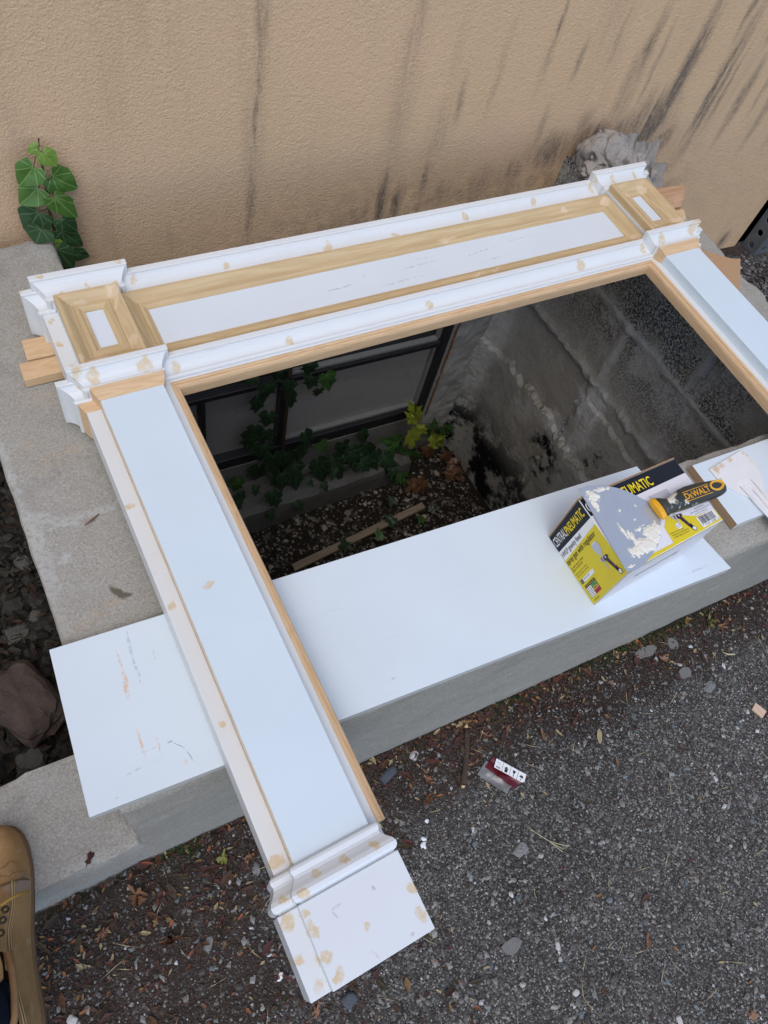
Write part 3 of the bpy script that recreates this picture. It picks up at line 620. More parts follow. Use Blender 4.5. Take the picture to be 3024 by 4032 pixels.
for k, mi in enumerate((7, 6, 8)):
    v = .0217 - k * .0057; flat_poly([(.009, v), (.024, v), (.024, v + .005), (.009, v + .005)], FL, b, 2, .0010); flat_poly([(.0245, v), (.041, v), (.041, v + .005), (.0245, v + .005)], FL, b, mi, .0010)
    text_mesh(('20+ GAL', '5-10 GAL', '1-6 GAL')[k], .0105, .0225, v + .0012, v + .0038, FL, b, 0, .0012); text_mesh(('OPTIMAL', 'MODERATE', 'MINIMAL')[k], .0265, .039, v + .0012, v + .0038, FL, b, 0, .0012)
text_mesh('ITEM 62381', .010, .026, .0035, .0060, FL, b, 0, .0008)
b.build('end_lettering', IK, bx, norm=False)
b = MB(); gun(FL, .090, .043, .026, b); b.build('spray_gun_picture', IK, bx, norm=False)
# top face
TFR = (Vector((X0, Y0, Z1)), Vector((1, .02, 0)).normalized(), Vector((0, 1, 0)), Vector((0, 0, 1)))
W_ = X1 - X0
b = MB()
flat_poly([(e, .0985), (W_ - .003, .1015), (W_ - .003, Dp - .001), (e, Dp - .001)], TFR, b, 0, .0004)
flat_poly([(e, e), (W_ - .001, .009), (W_ - .002, .031), (.166, .031), (.130, .047), (.113, .047), (.1005, .036), (.0975, .0095), (.0, .0075)], TFR, b, 1, .0004)
b.build('top_print', IK, bx, norm=False)
b = MB()
text_mesh('CENTRAL', .003, .056, .104, .121, TFR, b, 2, .0008, .012); text_mesh('PNEUMATIC', .058, .136, .104, .121, TFR, b, 5, .0008, .012)
b.build('top_lettering', IK, bx, norm=False); b = MB()
flat_poly([(.162, .010), (.200, .012), (.200, .031), (.162, .029)], TFR, b, 2, .0008)
rb = random.Random(5); u = .165
while u < .196:
    wd = rb.choice([.0004, .0008, .0012]); flat_poly([(u, .0155), (u + wd, .0155), (u + wd, .0285), (u, .0285)], TFR, b, 0, .0010); u += wd + rb.choice([.0005, .0008])
text_mesh('7  92363  62381  0', .164, .198, .0118, .0147, TFR, b, 0, .0010)
b.build('barcode', IK, bx, norm=False); b = MB()
text_mesh('Distributed by', .170, .190, .0405, .0430, TFR, b, 0, .0008); text_mesh('Harbor Freight Tools, Camarillo, CA', .158, .200, .0365, .0393, TFR, b, 0, .0008); text_mesh('www.harborfreight.com', .164, .192, .0330, .0352, TFR, b, 0, .0008)
for k, t in enumerate(('Because of continuing', 'improvements, actual product', 'may differ slightly from photo.')): text_mesh(t, .103, .103 + (.026, .034, .033)[k], .0215 - .0038 * k, .0242 - .0038 * k, TFR, b, 0, .0008)
b.build('small_print', IK, bx, norm=False); b = MB(); flat_poly(disc(.125, .029, .0052, 20), TFR, b, 2, .0008); text_mesh('HVLP', .1215, .1285, .0295, .0312, TFR, b, 0, .0010); text_mesh('GRAVITY', .1210, .1290, .0265, .0282, TFR, b, 0, .0010)
b.build('round_badge', IK, bx, norm=False)
b = MB(); gun(TFR, .132, .046, .024, b); flat_poly([(.112, .072), (.150, .072), (.150, .090), (.112, .090)], TFR, b, 3, .0009); b.build('spray_gun_picture', IK, bx, norm=False)
# front flap slot
FF = (Vector((X0, Y0, Z0)), Vector((1, .0588, 0)).normalized(), Vector((0, 0, 1)), Vector((.0588, -1, 0)).normalized())
b = MB(); flat_poly([(.052, .058), (.140, .0645), (.141, .068), (.051, .0605)], FF, b, 4, .0006)
flat_poly([(.050, .056), (.0512, .056), (.0512, .070), (.050, .070)], FF, b, 4, .0006); flat_poly([(.141, .052), (.1422, .052), (.1422, .072), (.141, .072)], FF, b, 4, .0006)
flat_poly([(.0, .1135), (W_, .1165), (W_, .1185), (.0, .1185)], FF, b, 1, .0006); flat_poly([(.0, .0), (.002, .0), (.003, .119), (.0, .119)], FF, b, 1, .0006)
flat_poly([(.004, .004), (.145, .052), (.145, .0528), (.004, .0050)], FF, b, 6, .0006)
b.build('flap_slot', IK, bx, norm=False)

# ------------------------------------------------------------------ taping knife
tk = empty('taping_knife', (.06, -.69, .045), 'broad steel taping knife with black and yellow handle lying on the carton', 'taping knife')
bp = [(-.034, -.612), (-.020, -.613), (-.006, -.6165), (.008, -.6215), (.020, -.629), (.032, -.6375), (.041, -.647), (.053, -.664), (.061, -.676), (.058, -.708), (.045, -.723), (.038, -.731), (.029, -.738), (.018, -.744), (.004, -.750), (-.010, -.7555), (-.025, -.7585), (-.038, -.7585), (-.048, -.757)]
def m_blade():
    m = N('blade_steel', .30, .5); m.b.inputs['Metallic'].default_value = .35
    m.color(m.mix(m.noise(30, 5, .7), (.40, .44, .50), (.49, .53, .58))); m.bump(m.noise(1, 3, vec=m.sc(m.pos, 30, 400, 30)), .15, .0005); return m.m
M['blade'] = m_blade()
BZ = .0432
b = MB(); b.hexa(list(reversed(bp)), BZ, BZ + .0012); b.build('blade', M['blade'], tk, .0002)
SPK = [(-.020, -.632, .012, .011, .9), (-.026, -.645, .006, .013, .8), (-.004, -.626, .016, .006, .6), (.012, -.629, .006, .005, .6), (-.012, -.735, .016, .010, .9), (.008, -.732, .020, .012, 1.3), (.028, -.722, .013, .015, 1.3), (.042, -.716, .008, .010, 1.2), (-.012, -.700, .003, .016, .8), (-.005, -.712, .006, .012, .8), (.012, -.706, .008, .004, .7), (.030, -.704, .012, .003, .5), (-.037, -.752, .007, .003, .8), (.006, -.668, .004, .005, .5), (.018, -.690, .004, .004, .5), (.034, -.671, .004, .004, .4), (-.020, -.676, .003, .003, .3)]
def inpoly(x, y, P):
    r = False; j = len(P) - 1
    for i in range(len(P)):
        if (P[i][1] > y) != (P[j][1] > y) and x < (P[j][0] - P[i][0]) * (y - P[i][1]) / (P[j][1] - P[i][1]) + P[i][0]: r = not r
        j = i
    return r
def spf(x, y):
    v = 0
    for a, c, rx_, ry_, s_ in SPK: v = max(v, s_ * exp(-((x - a) / rx_) ** 2 - ((y - c) / ry_) ** 2))
    st = .5 + .5 * noise.noise(Vector((x * 420, y * 60, 3)))
    return v * (.55 + .9 * st) - .42 + .28 * fbm((x, y, 0), 160, 3)
b = MB(); U = lambda u: -.052 + .116 * u; V_ = lambda v: -.762 + .152 * v
b.grid(lambda u, v: (U(u), V_(v), BZ + .0013 + max(0, min(.0022, spf(U(u), V_(v)) * .004))), 180, 230, keep=lambda u, v: spf(U(u), V_(v)) > 0 and inpoly(U(u), V_(v), bp))
M['spackle'] = solid('spackle', (.74, .72, .64), .85, .15, bumps=(300, .4, .001)); b.build('spackle', M['spackle'], tk)
# handle
M['handle_black'] = None
def m_handle():
    m = N('handle_black', .42, .4); c = m.mix(m.noise(20, 4), (.025, .028, .026), (.045, .05, .045))
    k = m.math('MULTIPLY', m.mr(m.noise(75, 4, .6), .60, .64), m.mr(m.noise(25, 2), .45, .55, 0, .9)); c = m.mix(k, c, (.33, .36, .30))
    k = m.blobs([((.088, -.684, 0), .3, (.014, .008, 9), 1.), ((.080, -.692, 0), -.5, (.008, .006, 9), 1.), ((.10, -.705, 0), .4, (.006, .004, 9), .9)], warp=.02, wscale=90); k = m.math('MULTIPLY', k, m.mr(m.noise(90, 4), .4, .5)); c = m.mix(k, c, (.68, .66, .56))
    m.color(c); m.bump(m.noise(90, 4), .3, .001); return m.m
M['handle_black'] = m_handle()
M['yellow_plastic'] = solid('yellow_plastic', (.74, .38, .02), .4, .4, var=.15)
hs = [(.062, -.6925, .0165, .0065), (.066, -.6930, .0160, .0085), (.073, -.6945, .0125, .0100), (.081, -.6955, .0118, .0108), (.092, -.6950, .0140, .0118), (.106, -.6940, .0162, .0125), (.120, -.6940, .0168, .0125), (.136, -.6950, .0164, .0122), (.152, -.6970, .0155, .0118), (.166, -.6985, .0145, .0112), (.178, -.6995, .0132, .0104), (.185, -.7000, .0110, .0090), (.1895, -.7002, .006, .006)]
HZ = .0555
def loft(sections, zc, seg_=20, pw=2.4):
    rows = []
    for x, y, a, h in sections:
        rows.append([(x, y + a * math.copysign(abs(cos(t)) ** (2 / pw), cos(t)), zc + h * math.copysign(abs(sin(t)) ** (2 / pw), sin(t))) for t in [2 * pi * k / seg_ for k in range(seg_)]])
    b = MB(); vs = [p for r_ in rows for p in r_]; n = len(rows)
    b.add(vs, [(i * seg_ + k, i * seg_ + (k + 1) % seg_, (i + 1) * seg_ + (k + 1) % seg_, (i + 1) * seg_ + k) for i in range(n - 1) for k in range(seg_)], 0, True)
    b.add(rows[0], [tuple(range(seg_))], 0); b.add(rows[-1], [tuple(range(seg_))], 0); return b
loft(hs, HZ).build('handle', M['handle_black'], tk, merge=True)
loft([(.0545, -.692, .0172, .0040), (.056, -.692, .0182, .0062), (.061, -.692, .0186, .0076), (.067, -.6925, .0172, .0080), (.0695, -.6930, .0150, .0070)], HZ - .003).build('bolster', M['yellow_plastic'], tk, merge=True)
b = MB(); ctr = Vector((.1695, -.6975, HZ + .0098)); ring_pts = [ctr + Vector((.0125 * cos(a), .0072 * sin(a), .0006 * cos(a * 2))) for a in [2 * pi * k / 28 for k in range(29)]]; b.tube(ring_pts, .0022, 8); hr = b.build('hang_ring', M['yellow_plastic'], tk)
b = MB(); b.add([ctr + Vector((.0118 * cos(a), .0065 * sin(a), .0004)) for a in [2 * pi * k / 24 for k in range(24)]], [tuple(range(24))]); b.build('hang_hole', solid('hole_tan', (.30, .15, .07), .7), tk)
HF = (Vector((.101, -.7010, HZ + .0119)), Vector((1, -.05, 0)).normalized(), Vector((.05, 1, 0)).normalized(), Vector((0, 0, 1)))
b = MB(); text_mesh('D', .0, .0085, .0, .0105, HF, b, 0, .0012, .02); text_mesh('E', .0092, .0136, .0, .0070, HF, b, 0, .0012, .02); text_mesh('WALT', .0142, .0500, .0, .0105, HF, b, 0, .0012, .02)
flat_poly([(-.003, -.0030), (.052, -.0030), (.052, -.0020), (-.003, -.0020)], HF, b, 0, .0004); flat_poly([(.0, .0125), (.052, .0125), (.052, .0134), (.0, .0134)], HF, b, 0, .0008)
b.build('handle_lettering', M['yellow_plastic'], tk, norm=False)

# ------------------------------------------------------------------ plastic spreader
spz = -.0795
sp = empty('plastic_spreader', (.38, -.67, -.08), 'translucent white plastic spreader smeared with dried filler on the shorter board', 'spreader')
spp = [(.330, -.625), (.377, -.6195), (.422, -.615), (.4275, -.628), (.429, -.645), (.426, -.665), (.418, -.682), (.408, -.694), (.404, -.709), (.402, -.725), (.402, -.80), (.401, -.87), (.374, -.87), (.372, -.80), (.371, -.745), (.369, -.722), (.366, -.706), (.358, -.696), (.346, -.681), (.334, -.662), (.3305, -.641)]
def m_spread():
    m = N('spreader_plastic', .35, .4); c = m.mix(m.noise(15, 4), (.70, .69, .68), (.78, .78, .78)); c = m.mix(m.mr(m.noise(45, 5, .7), .5, .68, 0, .8), c, (.82, .80, .77))
    k = m.blobs([((.345, -.630, 0), .2, (.022, .010, 9), 1.), ((.38, -.626, 0), .1, (.012, .006, 9), .8), ((.334, -.652, 0), 0, (.004, .015, 9), .7), ((.425, -.63, 0), 0, (.004, .02, 9), .6)], warp=.02); c = m.mix(m.math('MULTIPLY', k, m.mr(m.noise(70, 4), .4, .6)), c, (.60, .44, .24)); m.color(c)
    m.bump(m.noise(120, 4), .3, .0008); return m.m
M['spreader'] = m_spread()
b = MB(); b.hexa(list(reversed(spp)), spz, spz + .0030); b.build('blade', M['spreader'], sp, .0006)
b = MB()
for a, c_, r_ in (((.361, -.677), (.3765, -.87), .0022), ((.393, -.674), (.399, -.87), .0024), ((.380, -.691), (.388, -.87), .0022)):
    b.tube([(a[0], a[1], spz + .0030), (a[0] + (c_[0] - a[0]) * .25, a[1] + (c_[1] - a[1]) * .25, spz + .0045), (c_[0], c_[1], spz + .005)], [.0008, r_, r_], 8)
b.build('handle_ribs', M['spreader'], sp)

# ------------------------------------------------------------------ rag
def m_cloth(name, a, b_):
    m = N(name, .95, .05); m.color(m.mix(m.noise(18, 5, .7), a, b_)); wr_ = m.math('ABSOLUTE', m.math('SUBTRACT', m.noise(45, 2, .5, dist=.8), .5)); m.bump(m.math('ADD', m.math('MULTIPLY', m.mr(wr_, 0, .06, 0, 1.), .35), m.math('MULTIPLY', m.noise(500, 2), .1)), .5, .003); return m.m
M['rag'] = m_cloth('rag_cloth', (.25, .225, .20), (.38, .345, .305))
rm_ = M['rag']
b = MB()
for q, (cx_, cy_, cz_, ra, rb_, rc) in enumerate([(.700, .220, -.078, .064, .050, .058), (.748, .205, -.088, .055, .050, .050), (.800, .205, -.110, .052, .045, .044), (.852, .195, -.145, .048, .034, .040), (.898, .190, -.190, .042, .026, .036), (.660, .195, -.098, .030, .034, .028)]):
    def P(u, v):
        aa = 2 * pi * u; t = pi * v - pi / 2; d = Vector((cos(t) * cos(aa), cos(t) * sin(aa), sin(t)))
        w0 = d + .5 * noise.noise_vector(d * 1.4 + Vector((q * 3.3, 0, 0)))
        n1 = noise.noise(Vector((w0.x * 1.9, w0.y * 1.2, w0.z * .6)) + Vector((0, q * 5.1, 0))); n2 = noise.noise(Vector((w0.x * 3.6, w0.y * 3., w0.z * 1.2)) + Vector((q, 3, 9)))
        k = 1 + .22 * noise.noise(d * 1.2 + Vector((q, 7, 1))) - .26 * max(0, 1 - abs(n1) * 6) ** 1.3 - .07 * max(0, 1 - abs(n2) * 5) ** 1.5
        return (cx_ + d.x * ra * k, min(cy_ + d.y * rb_ * k, wall_y(cx_, .002)), cz_ + d.z * rc * k)
    b.grid(P, 110, 60)
# loose pleats over the bundle
def pleat(p0, p1, h0, h1, n_, amp, sd):
    def P(u, v):
        x = p0[0] + (p1[0] - p0[0]) * u + amp * .9 * cos(2 * pi * n_ * u + v * 1.2) * (.4 + .6 * v); y = p0[1] + (p1[1] - p0[1]) * u + amp * sin(2 * pi * n_ * u + v * 1.8 + sd) * (.35 + .65 * v) - .030 * v ** 1.3
        return (x + .006 * noise.noise(Vector((u * 4, v * 3, sd))), min(y, wall_y(x, .002)), h0 + (h1 - h0) * v + .010 * noise.noise(Vector((u * 5, v * 2, sd + 3))))
    b.grid(P, 90, 24)
pleat((.712, .205), (.775, .195), -.014, -.110, 2.4, .0085, 0); pleat((.770, .200), (.850, .188), -.040, -.150, 2.2, .009, 2); pleat((.845, .190), (.915, .182), -.105, -.215, 1.8, .010, 4); pleat((.645, .208), (.715, .200), -.030, -.125, 1.2, .009, 6)
b.add([(.846, .20, -.045), (.828, .185, -.10), (.868, .18, -.105), (.85, .21, -.10)], [(0, 1, 2), (0, 2, 3), (0, 3, 1)], 0, True)
o = b.build('rag', M['rag'], None, norm=True)
tag(o, 'crumpled grey beige rag stuffed between the wall and the right corner block', 'rag')

# ------------------------------------------------------------------ leaves
def m_leaf(name, dark, light, vein, nv=7):
    m = N(name, .42, .45)
    u = m.sep(m.uv, 0); v = m.sep(m.uv, 1)
    ang = m.math('ARCTAN2', u, v); r_ = m.math('POWER', m.math('ADD', m.math('MULTIPLY', u, u), m.math('MULTIPLY', v, v)), .5)
    t = m.math('ABSOLUTE', m.math('SUBTRACT', m.math('FRACT', m.math('ADD', m.math('DIVIDE', ang, .72), .5)), .5))
    dl = m.math('MULTIPLY', t, r_)
    k = m.mr(dl, .006, .035, .85, 0.)
    c = m.mix(m.noise(40, 4), dark, light); c = m.mix(m.mr(m.noise(90, 4), .5, .7, 0, .3), c, tuple(q * 1.3 for q in light))
    m.color(m.mix(k, c, vein)); m.bump(k, .3, .001); return m.m
M['ivy0'] = m_leaf('ivy_dark', (.018, .050, .018), (.035, .085, .028), (.12, .19, .09)); M['ivyw'] = m_leaf('ivy_well_shade', (.008, .026, .011), (.017, .045, .018), (.06, .11, .06)); M['ivyw1'] = m_leaf('ivy_well_fresh', (.03, .085, .018), (.05, .12, .025), (.14, .22, .08))  # well ivy: the shade deep in the well is put into the leaf colour
M['ivy1'] = m_leaf('ivy_mid', (.045, .115, .018), (.075, .17, .030), (.20, .30, .10))
M['ivy2'] = m_leaf('ivy_light', (.12, .22, .03), (.19, .31, .05), (.30, .40, .14))
M['map0'] = m_leaf('maple_green', (.030, .085, .018), (.05, .13, .028), (.12, .2, .08)); M['map1'] = m_leaf('maple_yellow', (.20, .26, .02), (.30, .36, .04), (.40, .42, .1)); M['map3'] = m_leaf('maple_brown', (.07, .032, .016), (.15, .075, .035), (.18, .10, .05))
M['stem'] = solid('stem', (.10, .075, .035), .8, var=.3); M['stem_dark'] = solid('stem_dark', (.035, .028, .02), .8)
IVY_O = [(0, .0), (.18, -.16), (.38, -.16), (.50, .06), (.56, .34), (.44, .52), (.30, .70), (.14, .90), (0, 1.04)]
IVY_L = [(0, 0), (.16, -.20), (.40, -.16), (.66, .10), (.40, .32), (.58, .62), (.30, .60), (.14, .85), (0, 1.12)]
MAP_O = [(0, 0), (.12, -.12), (.44, -.18), (.36, 0.0), (.74, .12), (.56, .24), (.86, .52), (.56, .50), (.50, .62), (.28, .48), (.30, .82), (.20, .80), (0, 1.15)]
def leaf(mb, A, B, wd, nrm, mi, outl, cup=.16, rnd=0.):
    A = Vector(A); B = Vector(B); L = (B - A).length; t = (B - A).normalized(); n = (nrm - t * nrm.dot(t)).normalized(); s_ = t.cross(n)
    mx = max(o[0] for o in outl); k = wd / (2 * mx)
    pts = outl + [(-a, b_) for a, b_ in reversed(outl[1:-1])]
    c = Vector((0, .38)); rings = [.001, .35, .7, 1.0]; vs = []; uv = []
    for q in rings:
        for (a, b_) in pts:
            a = a * (1 + .12 * noise.noise(Vector((a * 2, b_ * 2, rnd * 3)))); b_ = b_ + .05 * noise.noise(Vector((a * 3, b_ * 3, rnd * 5 + 2)))
            x, y = c.x + (a - c.x) * q, c.y + (b_ - c.y) * q
            rr = (x * x + (y - .38) ** 2)
            z = (-cup * rr + .16 * abs(x)) * L * .9 + .09 * L * noise.noise(Vector((x * 3 + rnd, y * 3, rnd)))
            vs.append(A + t * (y * L) + s_ * (x * k) + n * z); uv.append((x, y))
    m_ = len(pts); fs = []
    for i in range(len(rings) - 1):
        for j in range(m_): fs.append((i * m_ + j, i * m_ + (j + 1) % m_, (i + 1) * m_ + (j + 1) % m_, (i + 1) * m_ + j))
    mb.add(vs, fs, mi, True, uv)
IVY = [((-0.566, 0.295, 0.074), (-0.583, 0.295, 0.066), 0.02, 2), ((-0.56, 0.283, 0.07), (-0.544, 0.282, 0.042), 0.036, 2), ((-0.582, 0.271, 0.054), (-0.611, 0.272, 0.024), 0.051, 1), ((-0.553, 0.294, 0.017), (-0.515, 0.293, -0.013), 0.059, 1), ((-0.582, 0.283, 0.006), (-0.617, 0.285, -0.023), 0.052, 1), ((-0.56, 0.271, -0.008), (-0.53, 0.27, -0.055), 0.049, 1), ((-0.589, 0.296, -0.052), (-0.617, 0.297, -0.089), 0.062, 0), ((-0.555, 0.282, -0.062), (-0.533, 0.282, -0.093), 0.044, 0), ((-0.594, 0.272, -0.069), (-0.609, 0.272, -0.097), 0.053, 0), ((-0.558, 0.295, -0.098), (-0.526, 0.293, -0.14), 0.043, 0), ((-0.575, 0.283, -0.115), (-0.553, 0.282, -0.121), 0.022, 2), ((-0.574, 0.271, -0.118), (-0.554, 0.27, -0.168), 0.051, 0), ((-0.542, 0.294, -0.151), (-0.517, 0.293, -0.168), 0.034, 0)]
iv = empty('ivy_plant', (-.565, .30, -.18), 'bright ivy shoot climbing the stucco wall at the left', 'ivy')
STEM1 = [(-.560, .303, .083), (-.563, .303, .056), (-.564, .303, .025), (-.565, .303, .001), (-.567, .303, -.026), (-.569, .303, -.05), (-.569, .303, -.083), (-.567, .303, -.128), (-.564, .303, -.25)]
b = MB(); b.tube(STEM1, [.0014, .0018, .0022, .0026, .003, .003, .003, .003, .003], 7)
nw = Vector((-.15, -1, .35)).normalized()
f_ = MB()
for i, (A, B, wd, k) in enumerate(IVY):
    leaf(f_, A, B, wd * .98, nw + Vector((random.uniform(-.2, .2), 0, random.uniform(-.15, .15))), k, IVY_O, .12, i * 1.7)
    S_ = min(STEM1, key=lambda p: (Vector(p) - Vector(A)).length + abs(p[2] - A[2] + .01)); b.tube([S_, ((S_[0] + A[0]) / 2, S_[1] - .01, (S_[2] + A[2]) / 2 + .004), A], .0009, 5)
f_.build('foliage', [M['ivy0'], M['ivy1'], M['ivy2']], iv, norm=False); b.build('stem', M['stem'], iv)
WI = [((-0.162, 0.271, -0.629), (-0.195, 0.272, -0.655), 0.046, 0), ((-0.096, 0.253, -0.609), (-0.11, 0.254, -0.654), 0.051, 0), ((-0.139, 0.24, -0.64), (-0.14, 0.24, -0.704), 0.063, 0), ((-0.081, 0.223, -0.631), (-0.09, 0.223, -0.685), 0.051, 0), ((-0.052, 0.267, -0.745), (-0.041, 0.266, -0.819), 0.045, 0), ((-0.011, 0.25, -0.612), (-0.015, 0.251, -0.661), 0.056, 0), ((-0.005, 0.235, -0.654), (-0.013, 0.235, -0.704), 0.052, 0), ((0.028, 0.219, -0.642), (0.048, 0.218, -0.715), 0.062, 1), ((0.04, 0.264, -0.757), (0.034, 0.264, -0.789), 0.045, 0), ((-0.156, 0.255, -0.709), (-0.158, 0.256, -0.78), 0.052, 0), ((-0.128, 0.239, -0.77), (-0.134, 0.24, -0.832), 0.058, 0), ((-0.174, 0.226, -0.79), (-0.182, 0.226, -0.83), 0.053, 0), ((-0.118, 0.269, -0.892), (-0.135, 0.27, -0.947), 0.079, 0), ((-0.169, 0.256, -0.867), (-0.185, 0.256, -0.953), 0.064, 0), ((-0.134, 0.24, -0.924), (-0.146, 0.24, -1.0), 0.08, 0), ((-0.109, 0.224, -0.963), (-0.097, 0.223, -1.071), 0.076, 0), ((-0.13, 0.27, -1.084), (-0.142, 0.27, -1.159), 0.08, 0), ((-0.046, 0.252, -1.024), (-0.05, 0.252, -1.119), 0.074, 0), ((-0.005, 0.235, -0.981), (-0.008, 0.235, -1.064), 0.058, 0), ((0.049, 0.218, -0.968), (0.078, 0.217, -1.031), 0.053, 1), ((0.054, 0.22, -1.077), (0.08, 0.20, -1.19), 0.072, 0), ((0.109, 0.22, -1.091), (0.148, 0.19, -1.2), 0.078, 0), ((0.139, 0.23, -1.027), (0.15, 0.23, -1.102), 0.065, 0), ((0.172, 0.214, -1.074), (0.207, 0.19, -1.181), 0.072, 0), ((0.229, 0.257, -1.044), (0.259, 0.256, -1.119), 0.051, 0), ((0.251, 0.241, -1.113), (0.278, 0.22, -1.19), 0.068, 0), ((-0.022, 0.236, -1.084), (-0.019, 0.2, -1.187), 0.07, 0), ((-0.071, 0.222, -1.084), (-0.076, 0.2, -1.164), 0.065, 0), ((-0.2, 0.272, -1.12), (-0.21, 0.272, -1.189), 0.055, 1), ((0.308, 0.2, -1.15), (0.35, 0.15, -1.24), 0.071, 0), ((0.24, 0.21, -1.13), (0.278, 0.18, -1.19), 0.053, 0), ((-0.01, 0.22, -0.895), (0.019, 0.219, -0.98), 0.052, 0)]
iv2 = empty('ivy_plant', (-.05, .25, -1.2), 'ivy coloured dark for the shade of the well, growing up the basement window and along its ledge', 'ivy')
f_ = MB(); rl = random.Random(11)
for i, (A, B, wd, k) in enumerate(WI): leaf(f_, A, B, wd, nw + Vector((rl.uniform(-.3, .3), 0, rl.uniform(-.2, .3))), k, IVY_L, .14, i * 2.3)
for i in range(26):
    x = rl.uniform(-.35, .38); z = -1.19 + rl.uniform(0, .11); y = rl.uniform(.15, .26); a = rl.uniform(-.6, .6); L = rl.uniform(.03, .06)
    leaf(f_, (x, y, z), (x + L * sin(a), y - .02, z - L * cos(a) * .8), L * 1.0, Vector((rl.uniform(-.3, .3), -1, .8)), 0, IVY_L, .14, i)
for i in range(6):
    x = rl.uniform(.0, .42); y = rl.uniform(-.08, .08); z = -1.26; a = rl.uniform(0, 6.3); L = rl.uniform(.03, .05)
    leaf(f_, (x, y, z), (x + L * cos(a), y + L * sin(a), z + .01), L, Vector((0, -.2, 1)), 1 if i % 3 == 0 else 0, IVY_L, .14, i)
f_.build('foliage', [M['ivyw'], M['ivyw1']], iv2, norm=False)
b = MB(); b.tube([(-.048, .262, -1.252), (-.058, .262, -.987), (-.060, .262, -.796), (-.061, .262, -.694), (-.062, .262, -.55)], .006, 7); b.tube([(-.05, .24, -1.17), (.1, .235, -1.16), (.3, .225, -1.17)], .004, 6); b.build('stem', M['stem_dark'], iv2)
MP = [((0.41, 0.221, -1.004), (0.355, 0.223, -0.897), 0.078, 1), ((0.399, 0.201, -0.992), (0.341, 0.203, -0.924), 0.052, 1), ((0.4, 0.181, -0.992), (0.388, 0.181, -1.049), 0.077, 1), ((0.357, 0.162, -0.983), (0.378, 0.162, -1.085), 0.071, 1), ((0.51, 0.217, -1.142), (0.494, 0.218, -1.047), 0.083, 0), ((0.492, 0.198, -1.118), (0.559, 0.194, -1.205), 0.082, 1), ((0.5, 0.177, -1.033), (0.558, 0.175, -1.105), 0.058, 0), ((0.316, 0.164, -1.025), (0.239, 0.167, -0.972), 0.095, 0), ((0.375, 0.222, -1.148), (0.371, 0.222, -1.212), 0.07, 0), ((0.418, 0.2, -1.169), (0.433, 0.2, -1.253), 0.09, 0), ((0.351, 0.143, -1.20), (0.377, 0.132, -1.27), 0.071, 0), ((0.543, 0.156, -1.199), (0.595, 0.153, -1.252), 0.067, 3), ((0.58, 0.15, -1.25), (0.61, 0.10, -1.27), 0.067, 3), ((0.55, 0.12, -1.26), (0.60, 0.07, -1.275), 0.059, 3), ((0.466, 0.179, -1.154), (0.52, 0.177, -1.236), 0.055, 3), ((0.415, 0.12, -1.25), (0.37, 0.10, -1.27), 0.061, 3), ((0.463, 0.119, -1.27), (0.40, 0.09, -1.275), 0.075, 3)]
mp = empty('maple_seedling', (.42, .18, -1.29), 'young yellow green maple seedling in the corner of the well', 'seedling')
f_ = MB()
for i, (A, B, wd, k) in enumerate(MP): leaf(f_, A, B, wd, Vector((-.3 + rl.uniform(-.2, .2), -1, .6)), {0: 0, 1: 1, 3: 2}[k], MAP_O, .05 if k != 3 else .3, i * 1.1)
f_.build('foliage', [M['map0'], M['map1'], M['map3']], mp, norm=False)
b = MB(); b.tube([(.43, .18, -1.30), (.435, .19, -1.15), (.41, .20, -1.0)], .003, 6); b.tube([(.435, .19, -1.15), (.47, .19, -1.1), (.50, .20, -1.03)], .002, 6); b.tube([(.435, .19, -1.1), (.38, .19, -1.05), (.33, .17, -1.02)], .002, 6); b.build('stem', M['stem'], mp)
stick('wood_stick', [(-.125, -.034), (.402, .016), (.400, .040), (-.125, -.008)], -1.275, -1.262, M['oldwood'], 'grey weathered wood stick lying on the gravel in the well', 'stick', bv=.001)

# ------------------------------------------------------------------ stones, gravel, litter
def m_stone(name, a, b_, seedcol=True):
    m = N(name, .85, .2); oi = m.n.new('ShaderNodeVertexColor'); oi.layer_name = 'Col'
    m.color(m.mix(.35, oi.outputs[0], m.mix(m.noise(150, 3), a, b_), 'OVERLAY') if 0 else oi.outputs[0]); m.bump(m.noise(300, 3), .4, .001); return m.m
M['vcol'] = m_stone('stone_grain', (0, 0, 0), (1, 1, 1))
def cvol(name, items, kindlabel=None):
    """one object from many small facetted pieces: items = (verts, faces, color)"""
    vs = []; fs = []; cols = []
    for v, f, c in items:
        o = len(vs); vs += v
        for q in f: fs.append(tuple(i + o for i in q)); cols.append(c)
    me = bpy.data.meshes.new(name); me.from_pydata(vs, [], fs); me.materials.append(M['vcol'])
    ca = me.color_attributes.new('Col', 'FLOAT_COLOR', 'CORNER'); data = []
    for p, c in zip(me.polygons, cols): data += [c[0], c[1], c[2], 1.] * p.loop_total
    ca.data.foreach_set('color', data)
    o = bpy.data.objects.new(name, me); C.objects.link(o); o['kind'] = 'stuff'
    if kindlabel: o['label'] = kindlabel
    return o
OCT = [(1, 0, 0), (-1, 0, 0), (0, 1, 0), (0, -1, 0), (0, 0, 1), (0, 0, -1), (.6, .6, .45), (-.6, .55, .5), (.55, -.6, .5), (-.6, -.6, .4)]
OF = [(4, 0, 6), (4, 6, 2), (4, 2, 7), (4, 7, 1), (4, 1, 9), (4, 9, 3), (4, 3, 8), (4, 8, 0), (0, 2, 6), (2, 1, 7), (1, 3, 9), (3, 0, 8), (5, 2, 0), (5, 1, 2), (5, 3, 1), (5, 0, 3)]
